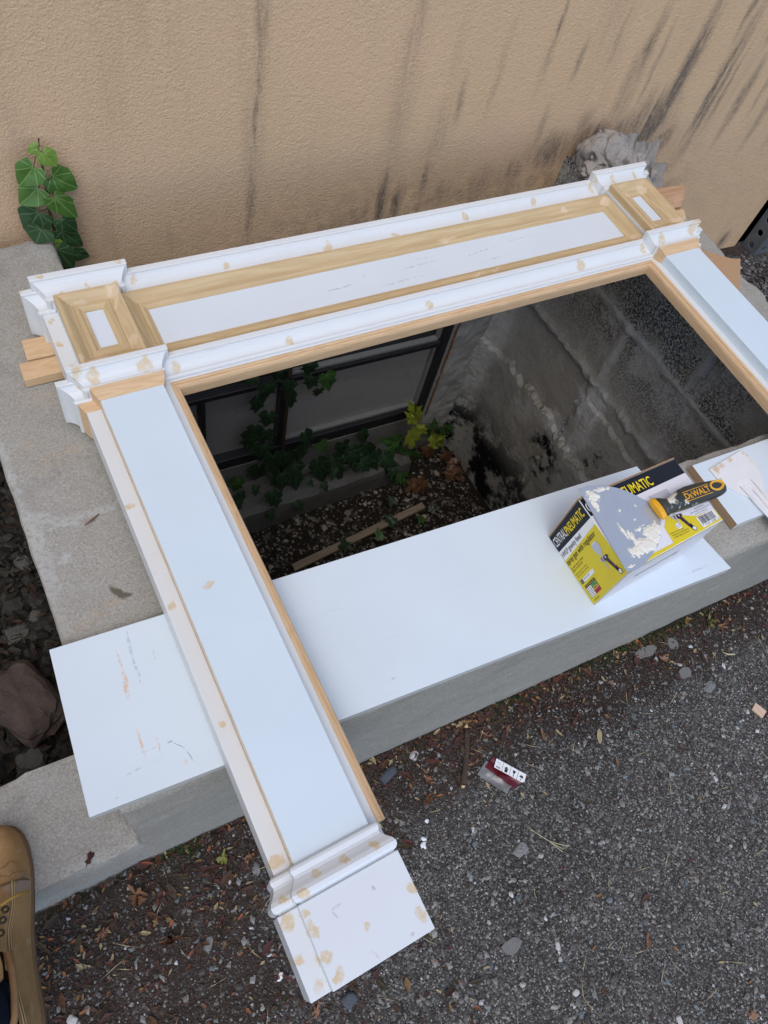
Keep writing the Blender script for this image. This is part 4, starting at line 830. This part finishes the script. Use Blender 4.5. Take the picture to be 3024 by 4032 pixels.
def pebble(rn, x, y, z, s_, c, flat=.6, sm=False):
    a = rn.uniform(0, 6.3); ex = rn.uniform(.65, 1.25); ca, sa = cos(a), sin(a); out = []
    for p in OCT:
        j = 1 + rn.uniform(-.28, .28); px, py, pz = p[0] * s_ * ex * j, p[1] * s_ / ex * j, p[2] * s_ * flat * j
        out.append((x + px * ca - py * sa, y + px * sa + py * ca, z + pz))
    return (out, OF, c)
def flake(rn, x, y, z, s_, c):
    a = rn.uniform(0, 6.3); n = 7; L = s_; wd = s_ * rn.uniform(.25, .55); ca, sa = cos(a), sin(a); curl = rn.uniform(.1, .7); tl = rn.uniform(-.25, .25); out = []
    for i in range(n):
        t = i / (n - 1); hw = wd * sin(pi * min(1, t * .9 + .08)) * rn.uniform(.55, 1.15)
        for sd in (-1, 0, 1):
            px = (t - .5) * L * 2; py = sd * hw; pz = (abs(sd) * hw * curl + (t - .5) ** 2 * L * curl + tl * (t - .5) * L + rn.uniform(0, .12) * s_)
            out.append((x + px * ca - py * sa, y + px * sa + py * ca, z + pz))
    fs = []
    for i in range(n - 1):
        for k in range(2): fs.append((i * 3 + k, i * 3 + k + 1, i * 3 + k + 4, i * 3 + k + 3))
    return (out, fs, c)
def front_y(x): return -.735 - .0404 * (x + .78)
rg = random.Random(21); items = []
def gcol(rn):
    t = rn.random()
    if t < .46: g_ = rn.uniform(.06, .13); return (g_, g_ * .94, g_ * .87)
    if t < .84: g_ = rn.uniform(.13, .25); return (g_, g_ * .95, g_ * .88)
    if t < .91: g_ = rn.uniform(.12, .2); return (g_ * .85, g_, g_ * 1.05)
    if t < .975: g_ = rn.uniform(.22, .38); return (g_, g_ * .97, g_ * .90)
    return (rn.uniform(.35, .55),) * 3
def gz(x, y): return GZ + .006 * fbm((x, y, 0), 3)
while len(items) < 42000:
    x = rg.uniform(-1.15, .95); y = rg.uniform(-1.70, -.70)
    if y > front_y(x) - .002: continue
    s_ = min(.0060, .00135 * rg.paretovariate(3.0))
    d_ = front_y(x) - y; brownish = (d_ < .16 * rg.random() + .04) or (x < -.55 and rg.random() < .75)
    if brownish and rg.random() < .45: continue
    items.append(pebble(rg, x, y, gz(x, y) + s_ * .25, s_, gcol(rg)))
for i in range(4000):
    x = rg.uniform(1.3, 2.0); y = rg.uniform(-.3, .2); s_ = .004 * rg.paretovariate(2.5)
    if s_ < .011: items.append(pebble(rg, x, y, GZ + s_ * .25, s_, tuple(q * .6 for q in gcol(rg))))
cvol('gravel', items, 'loose grit and small stones on the dark asphalt')
items = []
for i in range(4300):
    if i > 3700: x = rg.uniform(-1.05, .7); y = front_y(x) - rg.uniform(.004, .02)
    elif rg.random() < .62:
        x = rg.uniform(-1.05, .8); d_ = abs(rg.gauss(0, .055)) + .001
        if x > .15 and rg.random() < .45: continue
        y = front_y(x) - d_
        if x < -.5: y -= abs(rg.gauss(0, .07))
    elif rg.random() < .75: x = rg.uniform(-1.1, -.35); y = rg.uniform(-1.4, -.78)
    else: x = rg.uniform(-.6, .85); y = rg.uniform(-1.6, -.8)
    if y > front_y(x) - .004: continue
    t = rg.random()
    c = (rg.uniform(.055, .10), rg.uniform(.034, .052), rg.uniform(.025, .038)) if t < .68 else ((rg.uniform(.18, .30), rg.uniform(.09, .14), .05) if t < .8 else (rg.uniform(.03, .06), rg.uniform(.02, .035), .018)) if t < .92 else (.34, .27, .15)
    s_ = rg.uniform(.002, .0075) if rg.random() < .95 else rg.uniform(.009, .016)
    items.append(flake(rg, x, y, gz(x, y) + .002 + rg.uniform(0, .004), s_, c))
for i in range(130):   # straws
    x = rg.uniform(-1.05, .7); y = rg.uniform(-1.5, -.8)
    if y > front_y(x) - .01: continue
    a = rg.uniform(0, 3.14); L = rg.uniform(.008, .028); w2 = .0006; cx_, sx_ = cos(a), sin(a); z = gz(x, y) + .004
    items.append(([(x - L * cx_, y - L * sx_, z), (x + w2 * sx_, y - w2 * cx_, z + .001), (x + L * cx_ + .3 * L * sx_, y + L * sx_, z), (x - w2 * sx_, y + w2 * cx_, z + .001)], [(0, 1, 2, 3)], (.42, .35, .20)))
cvol('leaf_litter', items, 'brown crumbled leaves and straws along the foot of the curb')
items = []
for i in range(750):   # moss and tiny weeds
    cxs = rg.choice([(.30, .05), (.47, .06), (-.02, .05), (-.72, .02), (.2, .03), (.40, .06)]); x = rg.gauss(cxs[0], cxs[1]); y = front_y(x) - abs(rg.gauss(0, .014)) - .002
    s_ = rg.uniform(.0015, .0045); g_ = rg.uniform(.5, 1.3); items.append(flake(rg, x, y, gz(x, y) + rg.uniform(.002, .012), s_, (.028 * g_, .048 * g_, .014 * g_)))
cvol('moss', items, 'small moss and weed tufts at the foot of the curb')
items = []
for i in range(6500):
    x = rg.uniform(-.58, .62); y = rg.uniform(-.5, .27); s_ = min(.012, .0032 * rg.paretovariate(3.2)); g_ = rg.choice([.05, .08, .12, .18, .30]) * rg.uniform(.7, 1.2)
    items.append(pebble(rg, x, y, -1.30 + .012 * fbm(((x + .65) / 1.4, (y + .6) / .95, 0), 5) + s_ * .3, s_, (g_ * 1.02, g_ * .93, g_ * .78)))
cvol('well_gravel', items, 'pale gravel on the dark floor of the window well')
items = []
for i in range(3200):
    x = rg.uniform(-1.15, -.785); y = rg.uniform(-.58, .28); s_ = min(.022, .0045 * rg.paretovariate(2.2)); g_ = rg.uniform(.008, .045)
    items.append(pebble(rg, x, y, -.70 + rg.uniform(0, .012), s_, (g_, g_ * .93, g_ * .82)))
for i in range(700):
    x = rg.uniform(-1.15, -.785); y = rg.uniform(-.58, .28); items.append(flake(rg, x, y, -.685 + rg.uniform(0, .012), rg.uniform(.005, .015), rg.choice([(.03, .018, .012), (.05, .03, .02), (.022, .02, .015), (.04, .036, .028)])))
cvol('rubble', items, 'dark stones and dead leaves in the pit beside the curb')
def rockobj(name, x, y, z, sx, sy, sz, ang, m_, label, cat='rock', seed=0, group=None, n=28):
    b = MB(); 
    def P(u, v):
        a = 2 * pi * u; t = pi * v - pi / 2; d = Vector((cos(t) * cos(a), cos(t) * sin(a), sin(t)))
        k = 1 + .28 * noise.noise(d * 1.3 + Vector((seed * 3.1, 0, 0))) + .12 * noise.noise(d * 3.5 + Vector((seed, 2, 0)))
        q = max(abs(d.x), abs(d.y), abs(d.z)); d = d * (k / (q ** .35)); p = Vector((d.x * sx, d.y * sy, d.z * sz)); p += noise.noise_vector(p * 40) * min(sx, sz) * .06
        return (x + p.x * cos(ang) - p.y * sin(ang), y + p.x * sin(ang) + p.y * cos(ang), z + p.z)
    b.grid(P, n, n // 2, smooth=False); return tag(b.build(name, m_, None, merge=True), label, cat, group)
M['redrock'] = m_concrete('red_rock', (.045, .034, .030), (.10, .078, .070), .3)
rockobj('rock', -.905, -.345, -.645, .056, .088, .040, .35, M['redrock'], 'large rough reddish rock in the pit left of the curb', seed=3)
M['greyrock'] = m_concrete('grey_rock', (.05, .05, .045), (.10, .1, .09), .3)
GS = 'dull grey stones in the pit'
for i, (x, y, s_) in enumerate([(-.885, -.185, .026), (-.845, -.155, .015), (-.835, -.02, .02), (-.93, -.45, .03), (-.86, -.52, .016)]): rockobj('stone', x, y, -.69, s_, s_ * .8, s_ * .6, i, M['greyrock'], ['dull grey stone near the top of the pit, above the reddish rock', 'small dull stone close to the curb in the pit', 'dull stone farthest up the pit near the building wall', 'dull stone below the reddish rock in the pit', 'small dull stone by the pale slab in the pit'][i], 'stone', i, GS, 16)
M['whitestone'] = solid('white_stone', (.46, .44, .42), .6, var=.15); M['palestone'] = m_concrete('pale_stone', (.13, .13, .125), (.22, .22, .21), .6); M['styro'] = solid('foam', (.78, .80, .82), .8); M['cement'] = solid('cement_splash', (.17, .165, .155), .9, var=.25, vs=60, bumps=(120, .6, .002)); M['bluestone'] = solid('blue_stone', (.075, .085, .10), .8, var=.3, vs=60)
for (nm, x, y, sx, sy, a, m_, lb) in [
    ('pebble', -.963, -.905, .0105, .0085, 2.2, 'whitestone', 'smooth cream pebble on the ground right of the boot heel'), ('pebble', -.739, -.905, .015, .0095, .9, 'palestone', 'large pale grey pebble on the asphalt left of the plinth'),
    ('pebble', -.197, -1.272, .0075, .0065, 0, 'whitestone', 'round white pebble near the bottom edge of the asphalt'), ('pebble', -.048, -1.398, .0095, .0065, 1.3, 'whitestone', 'oval white pebble at the lower right of the asphalt'),
    ('pebble', -.622, -.834, .013, .009, 1.4, 'palestone', 'pale grey pebble beside the mantel leg near the curb'), ('pebble', -.186, -1.197, .009, .006, 1.2, 'whitestone', 'white pebble on the asphalt below the plinth corner'),
    ('stone', .430, -.945, .020, .013, .3, 'palestone', 'triangular pale stone on the asphalt left of the wood chip'), ('stone', -.560, -1.090, .016, .014, .3, 'bluestone', 'blue grey stone below the plinth at the bottom'), ('stone', -.16, -1.03, .020, .013, .2, 'palestone', 'flat light stone embedded right of the plinth'),
    ('stone', -.18, -.783, .014, .012, .2, 'palestone', 'grey stone touching the upper end of the thick twig'), ('stone', -.33, -.795, .024, .012, .3, 'bluestone', 'dark blue stone at the curb foot by the mantel leg'), ('stone', -.265, -.785, .012, .009, .6, 'whitestone', 'white angular stone at the curb foot')]:
    rockobj(nm, x, y, GZ + .003, sx * .8, sy * .8, min(sx, sy) * .4, a, M[m_], lb, nm, hash(lb) % 17 if 0 else int(abs(x * 997 + y * 331)) % 17, None, 18)
for x, y, s_, lb in [(-.330, -.935, .0085, 'larger white foam crumb right of the plinth top'), (-.299, -.903, .0055, 'small white foam crumb near the leg trim'), (-.648, -1.005, .006, 'white foam crumb left of the plinth foot')]:
    b = MB()
    for k in range(4):
        v, f, c = pebble(rg, x + rg.uniform(-1, 1) * s_ * .8, y + rg.uniform(-1, 1) * s_ * .8, GZ + .005, s_ * .55, (1, 1, 1), .5); b.add(v, f)
    tag(b.build('foam_crumb', M['styro']), lb, 'foam crumb', 'white foam crumbs')
for x, y, sx, sy, lb in [(.338, -.815, .032, .012, 'largest pale cement patch by the curb foot'), (.413, -.826, .014, .014, 'small pale cement patch right of the largest one'), (.394, -.894, .018, .012, 'pale cement patch on the open asphalt'), (-.264, -1.156, .020, .012, 'light cement patch below the plinth corner')]:
    P_ = [(x + sx * cos(a) * (1 + .35 * noise.noise(Vector((cos(a) * 2, sin(a) * 2, x * 9)))), y + sy * sin(a) * (1 + .35 * noise.noise(Vector((cos(a) * 2, sin(a) * 2, y * 9))))) for a in [2 * pi * k / 26 for k in range(26)]]
    b = MB(); b.hexa(P_, GZ - .004, GZ + .0045); tag(b.build('cement_patch', M['cement'], None, .001), lb, 'cement patch')
# wood chip, twig, weed stem
b = MB(); b.hexa([(.486, -1.030), (.496, -1.056), (.516, -1.049), (.505, -1.022)], GZ + .003, GZ + .0085); tag(b.build('wood_chip', m_wood('pink_chip', (.50, .30, .20), (.74, .56, .42), 'Y', 60), None, .0006), 'pinkish wood chip on the asphalt near the right edge', 'wood chip')
b = MB(); tw = [(-.141, -.785), (-.148, -.80), (-.160, -.819), (-.172, -.836), (-.186, -.855), (-.196, -.868), (-.203, -.877)]
b.tube([(x, y, GZ + .008) for x, y in tw], [.0048, .0058, .0056, .0060, .0058, .0072, .0055], 10)
M['bark'] = solid('bark', (.075, .055, .042), .9, .1, bumps=(130, .8, .003), var=.5, vs=60)
tg = empty('twig', (-.17, -.83, GZ), 'thick brown twig lying below the curb beside the red wrapper', 'twig'); b.build('bark', M['bark'], tg)
b = MB(); b.tube([(-.2045, -.8785, GZ + .008), (-.2075, -.8825, GZ + .0075)], [.0052, .0030], 8); b.build('broken_end', M['pine_y'], tg); b = MB(); b.tube([(-.141, -.785, GZ + .0082), (-.136, -.778, GZ + .008)], [.0044, .0030], 8); b.build('broken_end', M['pine_y'], tg)
b = MB(); b.tube([(-.139, -.790, GZ + .006), (-.110, -.797, GZ + .008), (-.075, -.800, GZ + .006), (-.040, -.797, GZ + .007)], [.0014, .0012, .001, .0008], 6); tag(b.build('thin_twig', M['bark']), 'thin curved brown twig along the curb foot, right of the thick one', 'twig')
b = MB()
for P_ in ([(-.126, -1.003), (-.112, -1.026), (-.102, -1.041)], [(-.102, -1.041), (-.085, -1.057), (-.068, -1.069)], [(-.102, -1.041), (-.094, -1.058), (-.087, -1.071)], [(-.106, -1.034), (-.095, -1.052), (-.083, -1.068)]): b.tube([(x, y, GZ + .006) for x, y in P_], .0008, 5)
tag(b.build('dry_grass_stem', solid('straw', (.45, .40, .25), .7)), 'forked dry grass stem on the asphalt right of the plinth', 'grass stem')
b = MB(); b.tube([(.515, -.895, GZ + .005), (.522, -.905, GZ + .007), (.540, -.912, GZ + .005)], [.001, .002, .0022], 6); tag(b.build('seed_wing', solid('straw2', (.50, .44, .27), .7)), 'curled pale plant bit on the asphalt left of the wood chip', 'plant bit')
# single fallen leaves
M['fl_orange'] = m_leaf('fallen_orange', (.17, .085, .045), (.27, .145, .08), (.2, .09, .04)); M['fl_yellow'] = m_leaf('fallen_yellow', (.16, .16, .04), (.26, .25, .07), (.3, .3, .1)); M['fl_brown'] = m_leaf('fallen_brown', (.09, .035, .018), (.17, .075, .035), (.12, .06, .03))
for x, y, L, a, mk, lb in [(.528, -.832, .035, 1.2, 'fl_yellow', 'olive yellow fallen leaf by the right end of the curb'), (.551, -.842, .026, -.6, 'fl_orange', 'orange fallen leaf touching the olive yellow one'), (.367, -.855, .026, 2.2, 'fl_orange', 'orange curled leaf between cement patches'), (-.622, -1.085, .034, .8, 'fl_orange', 'orange torn leaf below the plinth foot'), (-.815, -.790, .040, 1.9, 'fl_orange', 'light brown leaf below the slab left of the leg'),
                           (-.673, -.800, .028, 1.0, 'fl_yellow', 'yellow green leaf at the curb foot left of the leg'), (-.629, -.812, .022, .1, 'fl_orange', 'orange leaf beside the mantel leg'), (-.26, -.845, .030, 2.0, 'fl_orange', 'orange brown leaf between the leg trim and the twig'), (-.29, -.87, .032, .4, 'fl_brown', 'dark brown leaf next to the leg trim'), (-.115, -.815, .024, -.4, 'fl_brown', 'brown leaf right of the twig top'), (.00, -.875, .026, 1.4, 'fl_orange', 'orange leaf right of the red wrapper'),
                           (-.032, -1.278, .026, 1.1, 'fl_orange', 'orange leaf by a dark spot on the lower asphalt'), (.085, -1.47, .035, 2.0, 'fl_orange', 'orange leaf stem at the bottom right edge'), (-.895, -.815, .034, .4, 'fl_brown', 'reddish brown leaf right of the boot'), (-.80, -.87, .036, -.2, 'fl_brown', 'long reddish leaf on the soil right of the boot')]:
    b = MB(); q_ = random.Random(int(abs(x * 7919))); OL = [(max(0, p[0] + q_.uniform(-.16, .12)) if 0 < i_ < len(MAP_O) - 1 else 0, p[1] + q_.uniform(-.10, .10)) for i_, p in enumerate(MAP_O)]; L *= .82; leaf(b, (x, y, GZ + .005), (x + L * cos(a), y + L * sin(a), GZ + .006 + q_.uniform(0, .008)), L * q_.uniform(.5, .9), Vector((q_.uniform(-.4, .4), q_.uniform(-.4, .4), 1)), 0, OL, q_.choice([-.7, -.45, .5]), x * 31); tag(b.build('fallen_leaf', M[mk], None, norm=False), lb, 'leaf')
# red wrapper with label
wr = empty('red_wrapper', (-.11, -.9, GZ), 'torn clear and dark red plastic wrapper with a handling label on the asphalt', 'wrapper')
M['redfilm'] = solid('red_film', (.11, .008, .014), .25, .5, var=.4, vs=80); M['clear'] = solid('clear_film', (.20, .19, .18), .2, .6, var=.35, vs=100)
zz = lambda x, y, k=0: GZ + .007 + k + .004 * noise.noise(Vector((x * 60, y * 60, 2)))
def film(pts, k, mk, nm, res=12):
    b = MB(); a, c_, d_, e_ = [Vector(p) for p in pts]
    b.grid(lambda u, v: (lambda p: (p.x + .002 * noise.noise(Vector((u * 9, v * 9, k * 99))), p.y + .002 * noise.noise(Vector((u * 9, v * 9, 5))), zz(p.x, p.y, k)))(a * (1 - u) * (1 - v) + c_ * u * (1 - v) + d_ * u * v + e_ * (1 - u) * v), res, res)
    return b.build(nm, M[mk], wr)
film([(-.168, -.873), (-.132, -.931), (-.100, -.915), (-.136, -.858)], 0, 'clear', 'clear_film'); film([(-.146, -.868), (-.112, -.930), (-.074, -.922), (-.117, -.858)], .002, 'redfilm', 'red_film')
LO = Vector((-.1305, -.8765, GZ + .0135)); LU = (Vector((-.0905, -.9305, GZ + .0125)) - LO); LV = (Vector((-.1165, -.8640, GZ + .0135)) - LO); lu, lv = LU.length, LV.length; LU.normalize(); LV.normalize()
LF = (LO, LU, LV, Vector((0, 0, 1)))
b = MB(); flat_poly([(0, 0), (lu - .004, 0), (lu, .004), (lu, lv), (0, lv)], LF, b, 0, 0)
b.build('label', [M['white_ink']], wr, norm=False)
b = MB(); q4 = lu / 4
for k in (1, 2, 3): flat_poly([(q4 * k - .0003, 0), (q4 * k + .0003, 0), (q4 * k + .0003, lv), (q4 * k - .0003, lv)], LF, b, 0, .0004)
u = q4 * .5   # hands / recycle mark
for a in range(3): flat_poly([(u + .004 * cos(a * 2.1 + .3), lv * .66 + .003 * sin(a * 2.1 + .3)), (u + .0045 * cos(a * 2.1 + 1.5), lv * .66 + .0033 * sin(a * 2.1 + 1.5)), (u + .0022 * cos(a * 2.1 + 1.1), lv * .66 + .002 * sin(a * 2.1 + 1.1))], LF, b, 0, .0004)
for k in range(3): flat_poly([(u - .0045, .002 + k * .0014), (u + .0045, .002 + k * .0014), (u + .0045, .0026 + k * .0014), (u - .0045, .0026 + k * .0014)], LF, b, 0, .0004)
u = q4 * 1.5; flat_poly([(u - .003, .002), (u + .003, .002), (u + .003, .008), (u - .003, .008)], LF, b, 0, .0004); flat_poly([(u - .0048, .0085), (u + .0048, .0085), (u, .0135)], LF, b, 0, .0004)
u = q4 * 2.5; flat_poly([(u - .0035, .0135), (u + .0035, .0135), (u + .002, .009), (u + .0006, .0075), (u + .0006, .003), (u + .003, .002), (u - .003, .002), (u - .0006, .003), (u - .0006, .0075), (u - .002, .009)], LF, b, 0, .0004)
u = q4 * 3.5; flat_poly([(u - .0045, .008), (u + .0045, .008), (u + .0035, .011), (u, .0125), (u - .0035, .011)], LF, b, 0, .0004); flat_poly([(u - .0004, .003), (u + .0004, .003), (u + .0004, .008), (u - .0004, .008)], LF, b, 0, .0004); flat_poly([(u - .002, .003), (u + .0004, .003), (u + .0004, .0022), (u - .002, .0022)], LF, b, 0, .0004)
b.build('label_symbols', M['black_ink'], wr, norm=False)
# twig + crumbs on the curb top
b = MB(); b.tube([(-.700, -.329, -.0965), (-.688, -.325, -.0955), (-.676, -.318, -.0965)], [.0008, .0018, .0007], 6); tag(b.build('bark_sliver', solid('red_bark', (.17, .08, .06), .8)), 'thin reddish bark sliver on the grey curb top', 'bark sliver')
b = MB(); leaf(b, (-.849, -.712, -.3975), (-.862, -.727, -.3965), .011, Vector((.1, 0, 1)), 0, [(0, 0), (.3, -.1), (.5, .2), (.25, .45), (.45, .75), (.1, .8), (0, 1.1)], .3, 3); tag(b.build('dead_leaf_scrap', solid('maroon', (.05, .018, .02), .8)), 'small maroon leaf scrap on the pale slab right of the boot', 'leaf scrap')
b = MB(); b.tube([(.02, -.792, -.245), (.024, -.797, -.27)], .003, 6); tag(b.build('wire_stub', M['steel_dark']), 'short rusty wire stub sticking out of the curb face', 'wire stub') if 0 else None

# ------------------------------------------------------------------ boot and the photographer's leg
pr = empty('person', (-.99, -.78, -.40), 'photographer standing on the slab, only a worn tan work boot and dark sock in view', 'person')
def m_leather():
    m = N('nubuck', .8, .2); c = m.mix(m.noise(14, 5, .65), (.25, .135, .05), (.50, .31, .14)); c = m.mix(m.mr(m.noise(30, 5, .7), .52, .7, 0, .55), c, (.50, .38, .24)); c = m.mix(m.mr(m.noise(9, 4, vec=m.sc(m.pos, 1, 1, 1, loc=(4, 2, 1))), .5, .7, 0, .5), c, (.20, .10, .04))
    k = m.blobs([((-.946, -.718, -.31), 0, (.018, .016, 1), .55)], warp=.03, inner=.1); c = m.mix(k, c, (.30, .28, .27)); k = m.blobs([((-.962, -.69, 0), .2, (.03, .0015, 9), .7), ((-.958, -.700, 0), -.1, (.03, .0012, 9), .6), ((-.95, -.712, 0), .3, (.02, .001, 9), .6)], warp=.02); c = m.mix(k, c, (.14, .075, .03)); m.color(c); m.bump(m.math('ADD', m.noise(70, 5), m.math('MULTIPLY', m.noise(400, 2), .5)), .4, .0015); return m.m
M['leather'] = m_leather()
SO = -.400
# sections from toe to heel: y, centre x, half width, height, inner flag
bs = [(-.617, -.974, .006, .030), (-.620, -.974, .022, .046), (-.628, -.975, .034, .058), (-.642, -.977, .043, .066), (-.662, -.980, .0485, .070), (-.685, -.983, .0505, .072), (-.705, -.986, .0505, .078), (-.722, -.989, .0495, .087), (-.745, -.993, .048, .098), (-.770, -.998, .0460, .108), (-.795, -1.003, .0455, .118), (-.820, -1.007, .0455, .126), (-.845, -1.010, .046, .130), (-.870, -1.012, .0465, .132), (-.890, -1.0135, .0455, .133), (-.905, -1.014, .042, .133), (-.916, -1.014, .034, .131), (-.922, -1.014, .020, .128)]
seg_ = 26; b = MB(); rows = []
for y, cx_, hw, hh in bs:
    row = []
    for k in range(seg_ + 1):
        t = pi * k / seg_; ct = cos(t); st = max(0., sin(t))
        bx_ = math.copysign(abs(ct) ** .62, ct); bz = st ** .72
        low = 1 + .04 * (1 - bz)
        row.append((cx_ + hw * bx_ * low * (1 - .18 * bz if y < -.75 else 1), y, SO + .012 + (hh - .012) * bz))
    rows.append(row)
OPEN_Y = -.792
for i in range(len(rows) - 1):
    for k in range(seg_):
        mid = abs(k + .5 - seg_ / 2)
        yy = (bs[i][0] + bs[i + 1][0]) / 2
        if yy < OPEN_Y and yy > -.912 and mid < min(7.6, 3.5 + (OPEN_Y - yy) * 190): continue
        o = len(b.v); b.add([rows[i][k], rows[i][k + 1], rows[i + 1][k + 1], rows[i + 1][k]], [(0, 1, 2, 3)], 0, True)
o = b.build('boot', M['leather'], pr, merge=True); sm = o.modifiers.new('s', 'SOLIDIFY'); sm.thickness = .004; sm.offset = -1; ss = o.modifiers.new('ss', 'SUBSURF'); ss.levels = 1; ss.render_levels = 2
boot = o
def outline(sc_=1.0, grow=.0):
    R_ = [(cx_ + hw * sc_ + grow, y) for y, cx_, hw, hh in bs]; L_ = [(cx_ - hw * sc_ - grow, y) for y, cx_, hw, hh in bs]; return L_[::-1] + R_
b = MB(); b.hexa(outline(1.02, .003), SO - .0005, SO + .014); b.build('sole', solid('rubber_sole', (.16, .095, .05), .7, var=.3), boot, .003)
def surf(i, k):
    i0 = min(int(i), len(rows) - 2); f0 = i - i0; k0 = min(int(k), seg_ - 1); g0 = k - k0
    L_ = lambda p, q, t: Vector(p) * (1 - t) + Vector(q) * t
    return L_(L_(rows[i0][k0], rows[i0][k0 + 1], g0), L_(rows[i0 + 1][k0], rows[i0 + 1][k0 + 1], g0), f0)
M['stitch'] = solid('stitch', (.46, .33, .17), .8)
b = MB(); b.tube([surf(6.2 + i * .4, 7.8 - i * .17) + Vector((.0012, 0, .0012)) for i in range(22)], .0011, 5); b.tube([surf(6.2 + i * .4, 7.2 - i * .17) + Vector((.0012, 0, .001)) for i in range(22)], .0008, 5)
b.build('seam', M['stitch'], boot)
b = MB(); b.tube([surf(6.4, 1 + k) + Vector((0, 0, .0012)) for k in range(0, 25)], .0013, 5); b.build('toe_seam', solid('seam_dark', (.15, .085, .035), .8), boot)
# collar rim
rim = [(-.965, -.800, -.279), (-.9655, -.825, -.274), (-.968, -.850, -.270), (-.9735, -.875, -.268), (-.985, -.897, -.268), (-1.000, -.909, -.268), (-1.014, -.912, -.268), (-1.03, -.908, -.268), (-1.046, -.893, -.268), (-1.053, -.865, -.270), (-1.052, -.83, -.274), (-1.04, -.80, -.279)]
b = MB(); b.tube(rim, .0048, 8); b.build('collar', solid('collar', (.26, .15, .07), .8, var=.3, vs=60), boot)
# tongue
b = MB(); b.grid(lambda u, v: (-1.030 + .056 * u + .004 * noise.noise(Vector((u * 3, v * 3, 0))), -.742 - .085 * v - .012 * sin(pi * u), SO + .107 + .032 * v + .008 * sin(pi * u)), 12, 14); tgn = b.build('tongue', M['leather'], boot); sm = tgn.modifiers.new('s', 'SOLIDIFY'); sm.thickness = .005
# sock and trouser leg
M['sock'] = m_cloth('navy_sock', (.006, .009, .018), (.016, .022, .036))
b = MB(); n_ = 20
rr_ = [(-.335, .034, .050), (-.30, .037, .052), (-.27, .036, .046), (-.24, .034, .042), (-.20, .033, .040)]
vs = [(-1.012 + a * cos(2 * pi * k / n_), -.857 + c_ * sin(2 * pi * k / n_), z) for z, a, c_ in rr_ for k in range(n_)]
b.add(vs, [(i * n_ + k, i * n_ + (k + 1) % n_, (i + 1) * n_ + (k + 1) % n_, (i + 1) * n_ + k) for i in range(len(rr_) - 1) for k in range(n_)], 0, True); b.build('sock', M['sock'], pr)
b = MB(); rr_ = [(-.205, .031, .038, -1.014, -.857), (-.10, .034, .040, -1.022, -.862), (.05, .046, .050, -1.035, -.872), (.20, .050, .056, -1.045, -.890), (.32, .048, .052, -1.052, -.905)]
vs = [(cx_ + a * cos(2 * pi * k / n_), cy_ + c_ * sin(2 * pi * k / n_), z) for z, a, c_, cx_, cy_ in rr_ for k in range(n_)]
b.add(vs, [(i * n_ + k, i * n_ + (k + 1) % n_, (i + 1) * n_ + (k + 1) % n_, (i + 1) * n_ + k) for i in range(len(rr_) - 1) for k in range(n_)], 0, True)
b.f.append(tuple(range(80, 100))); b.mi.append(0); b.sm.append(False); lgp = b.build('leg', solid('skin_dark', (.10, .04, .028), .6, var=.2), pr)
# eyelets, laces
M['eyelet'] = solid('eyelet', (.06, .05, .04), .4, .5, metal=.7); M['lace'] = solid('lace_yellow', (.42, .27, .06), .8, var=.25, vs=300)
b = MB(); EY = [(-.959, -.748, -.299), (-.9635, -.760, -.292), (-.968, -.775, -.284), (-1.03, -.752, -.296), (-1.034, -.765, -.289), (-1.036, -.78, -.282)]
for p in EY[:3]:
    b.tube([Vector(p) + Vector((.0036 * cos(a), .0036 * sin(a), .0065 - .002 * cos(a))) for a in [2 * pi * k / 14 for k in range(15)]], .0015, 6)
b.build('eyelets', M['eyelet'], boot)
b = MB()
for i in range(3): b.tube([Vector(EY[i]) + Vector((0, 0, .006)), ((EY[i][0] + EY[i + 3][0]) / 2, EY[i][1] - .004, EY[i][2] + .016), Vector(EY[i + 3]) + Vector((0, 0, .006))], .0018, 7)
b.tube([(-.994, -.747, -.282), (-.975, -.745, -.280), (-.962, -.742, -.284), (-.948, -.738, -.292), (-.931, -.735, -.318)], .0020, 7); b.tube([(-.962, -.742, -.284), (-.975, -.752, -.278), (-.985, -.765, -.275), (-.998, -.775, -.272)], .0020, 7); b.tube([(-1.0, -.736, -.290), (-.98, -.732, -.290), (-.968, -.738, -.286)], .0018, 7)
b.build('laces', M['lace'], boot)
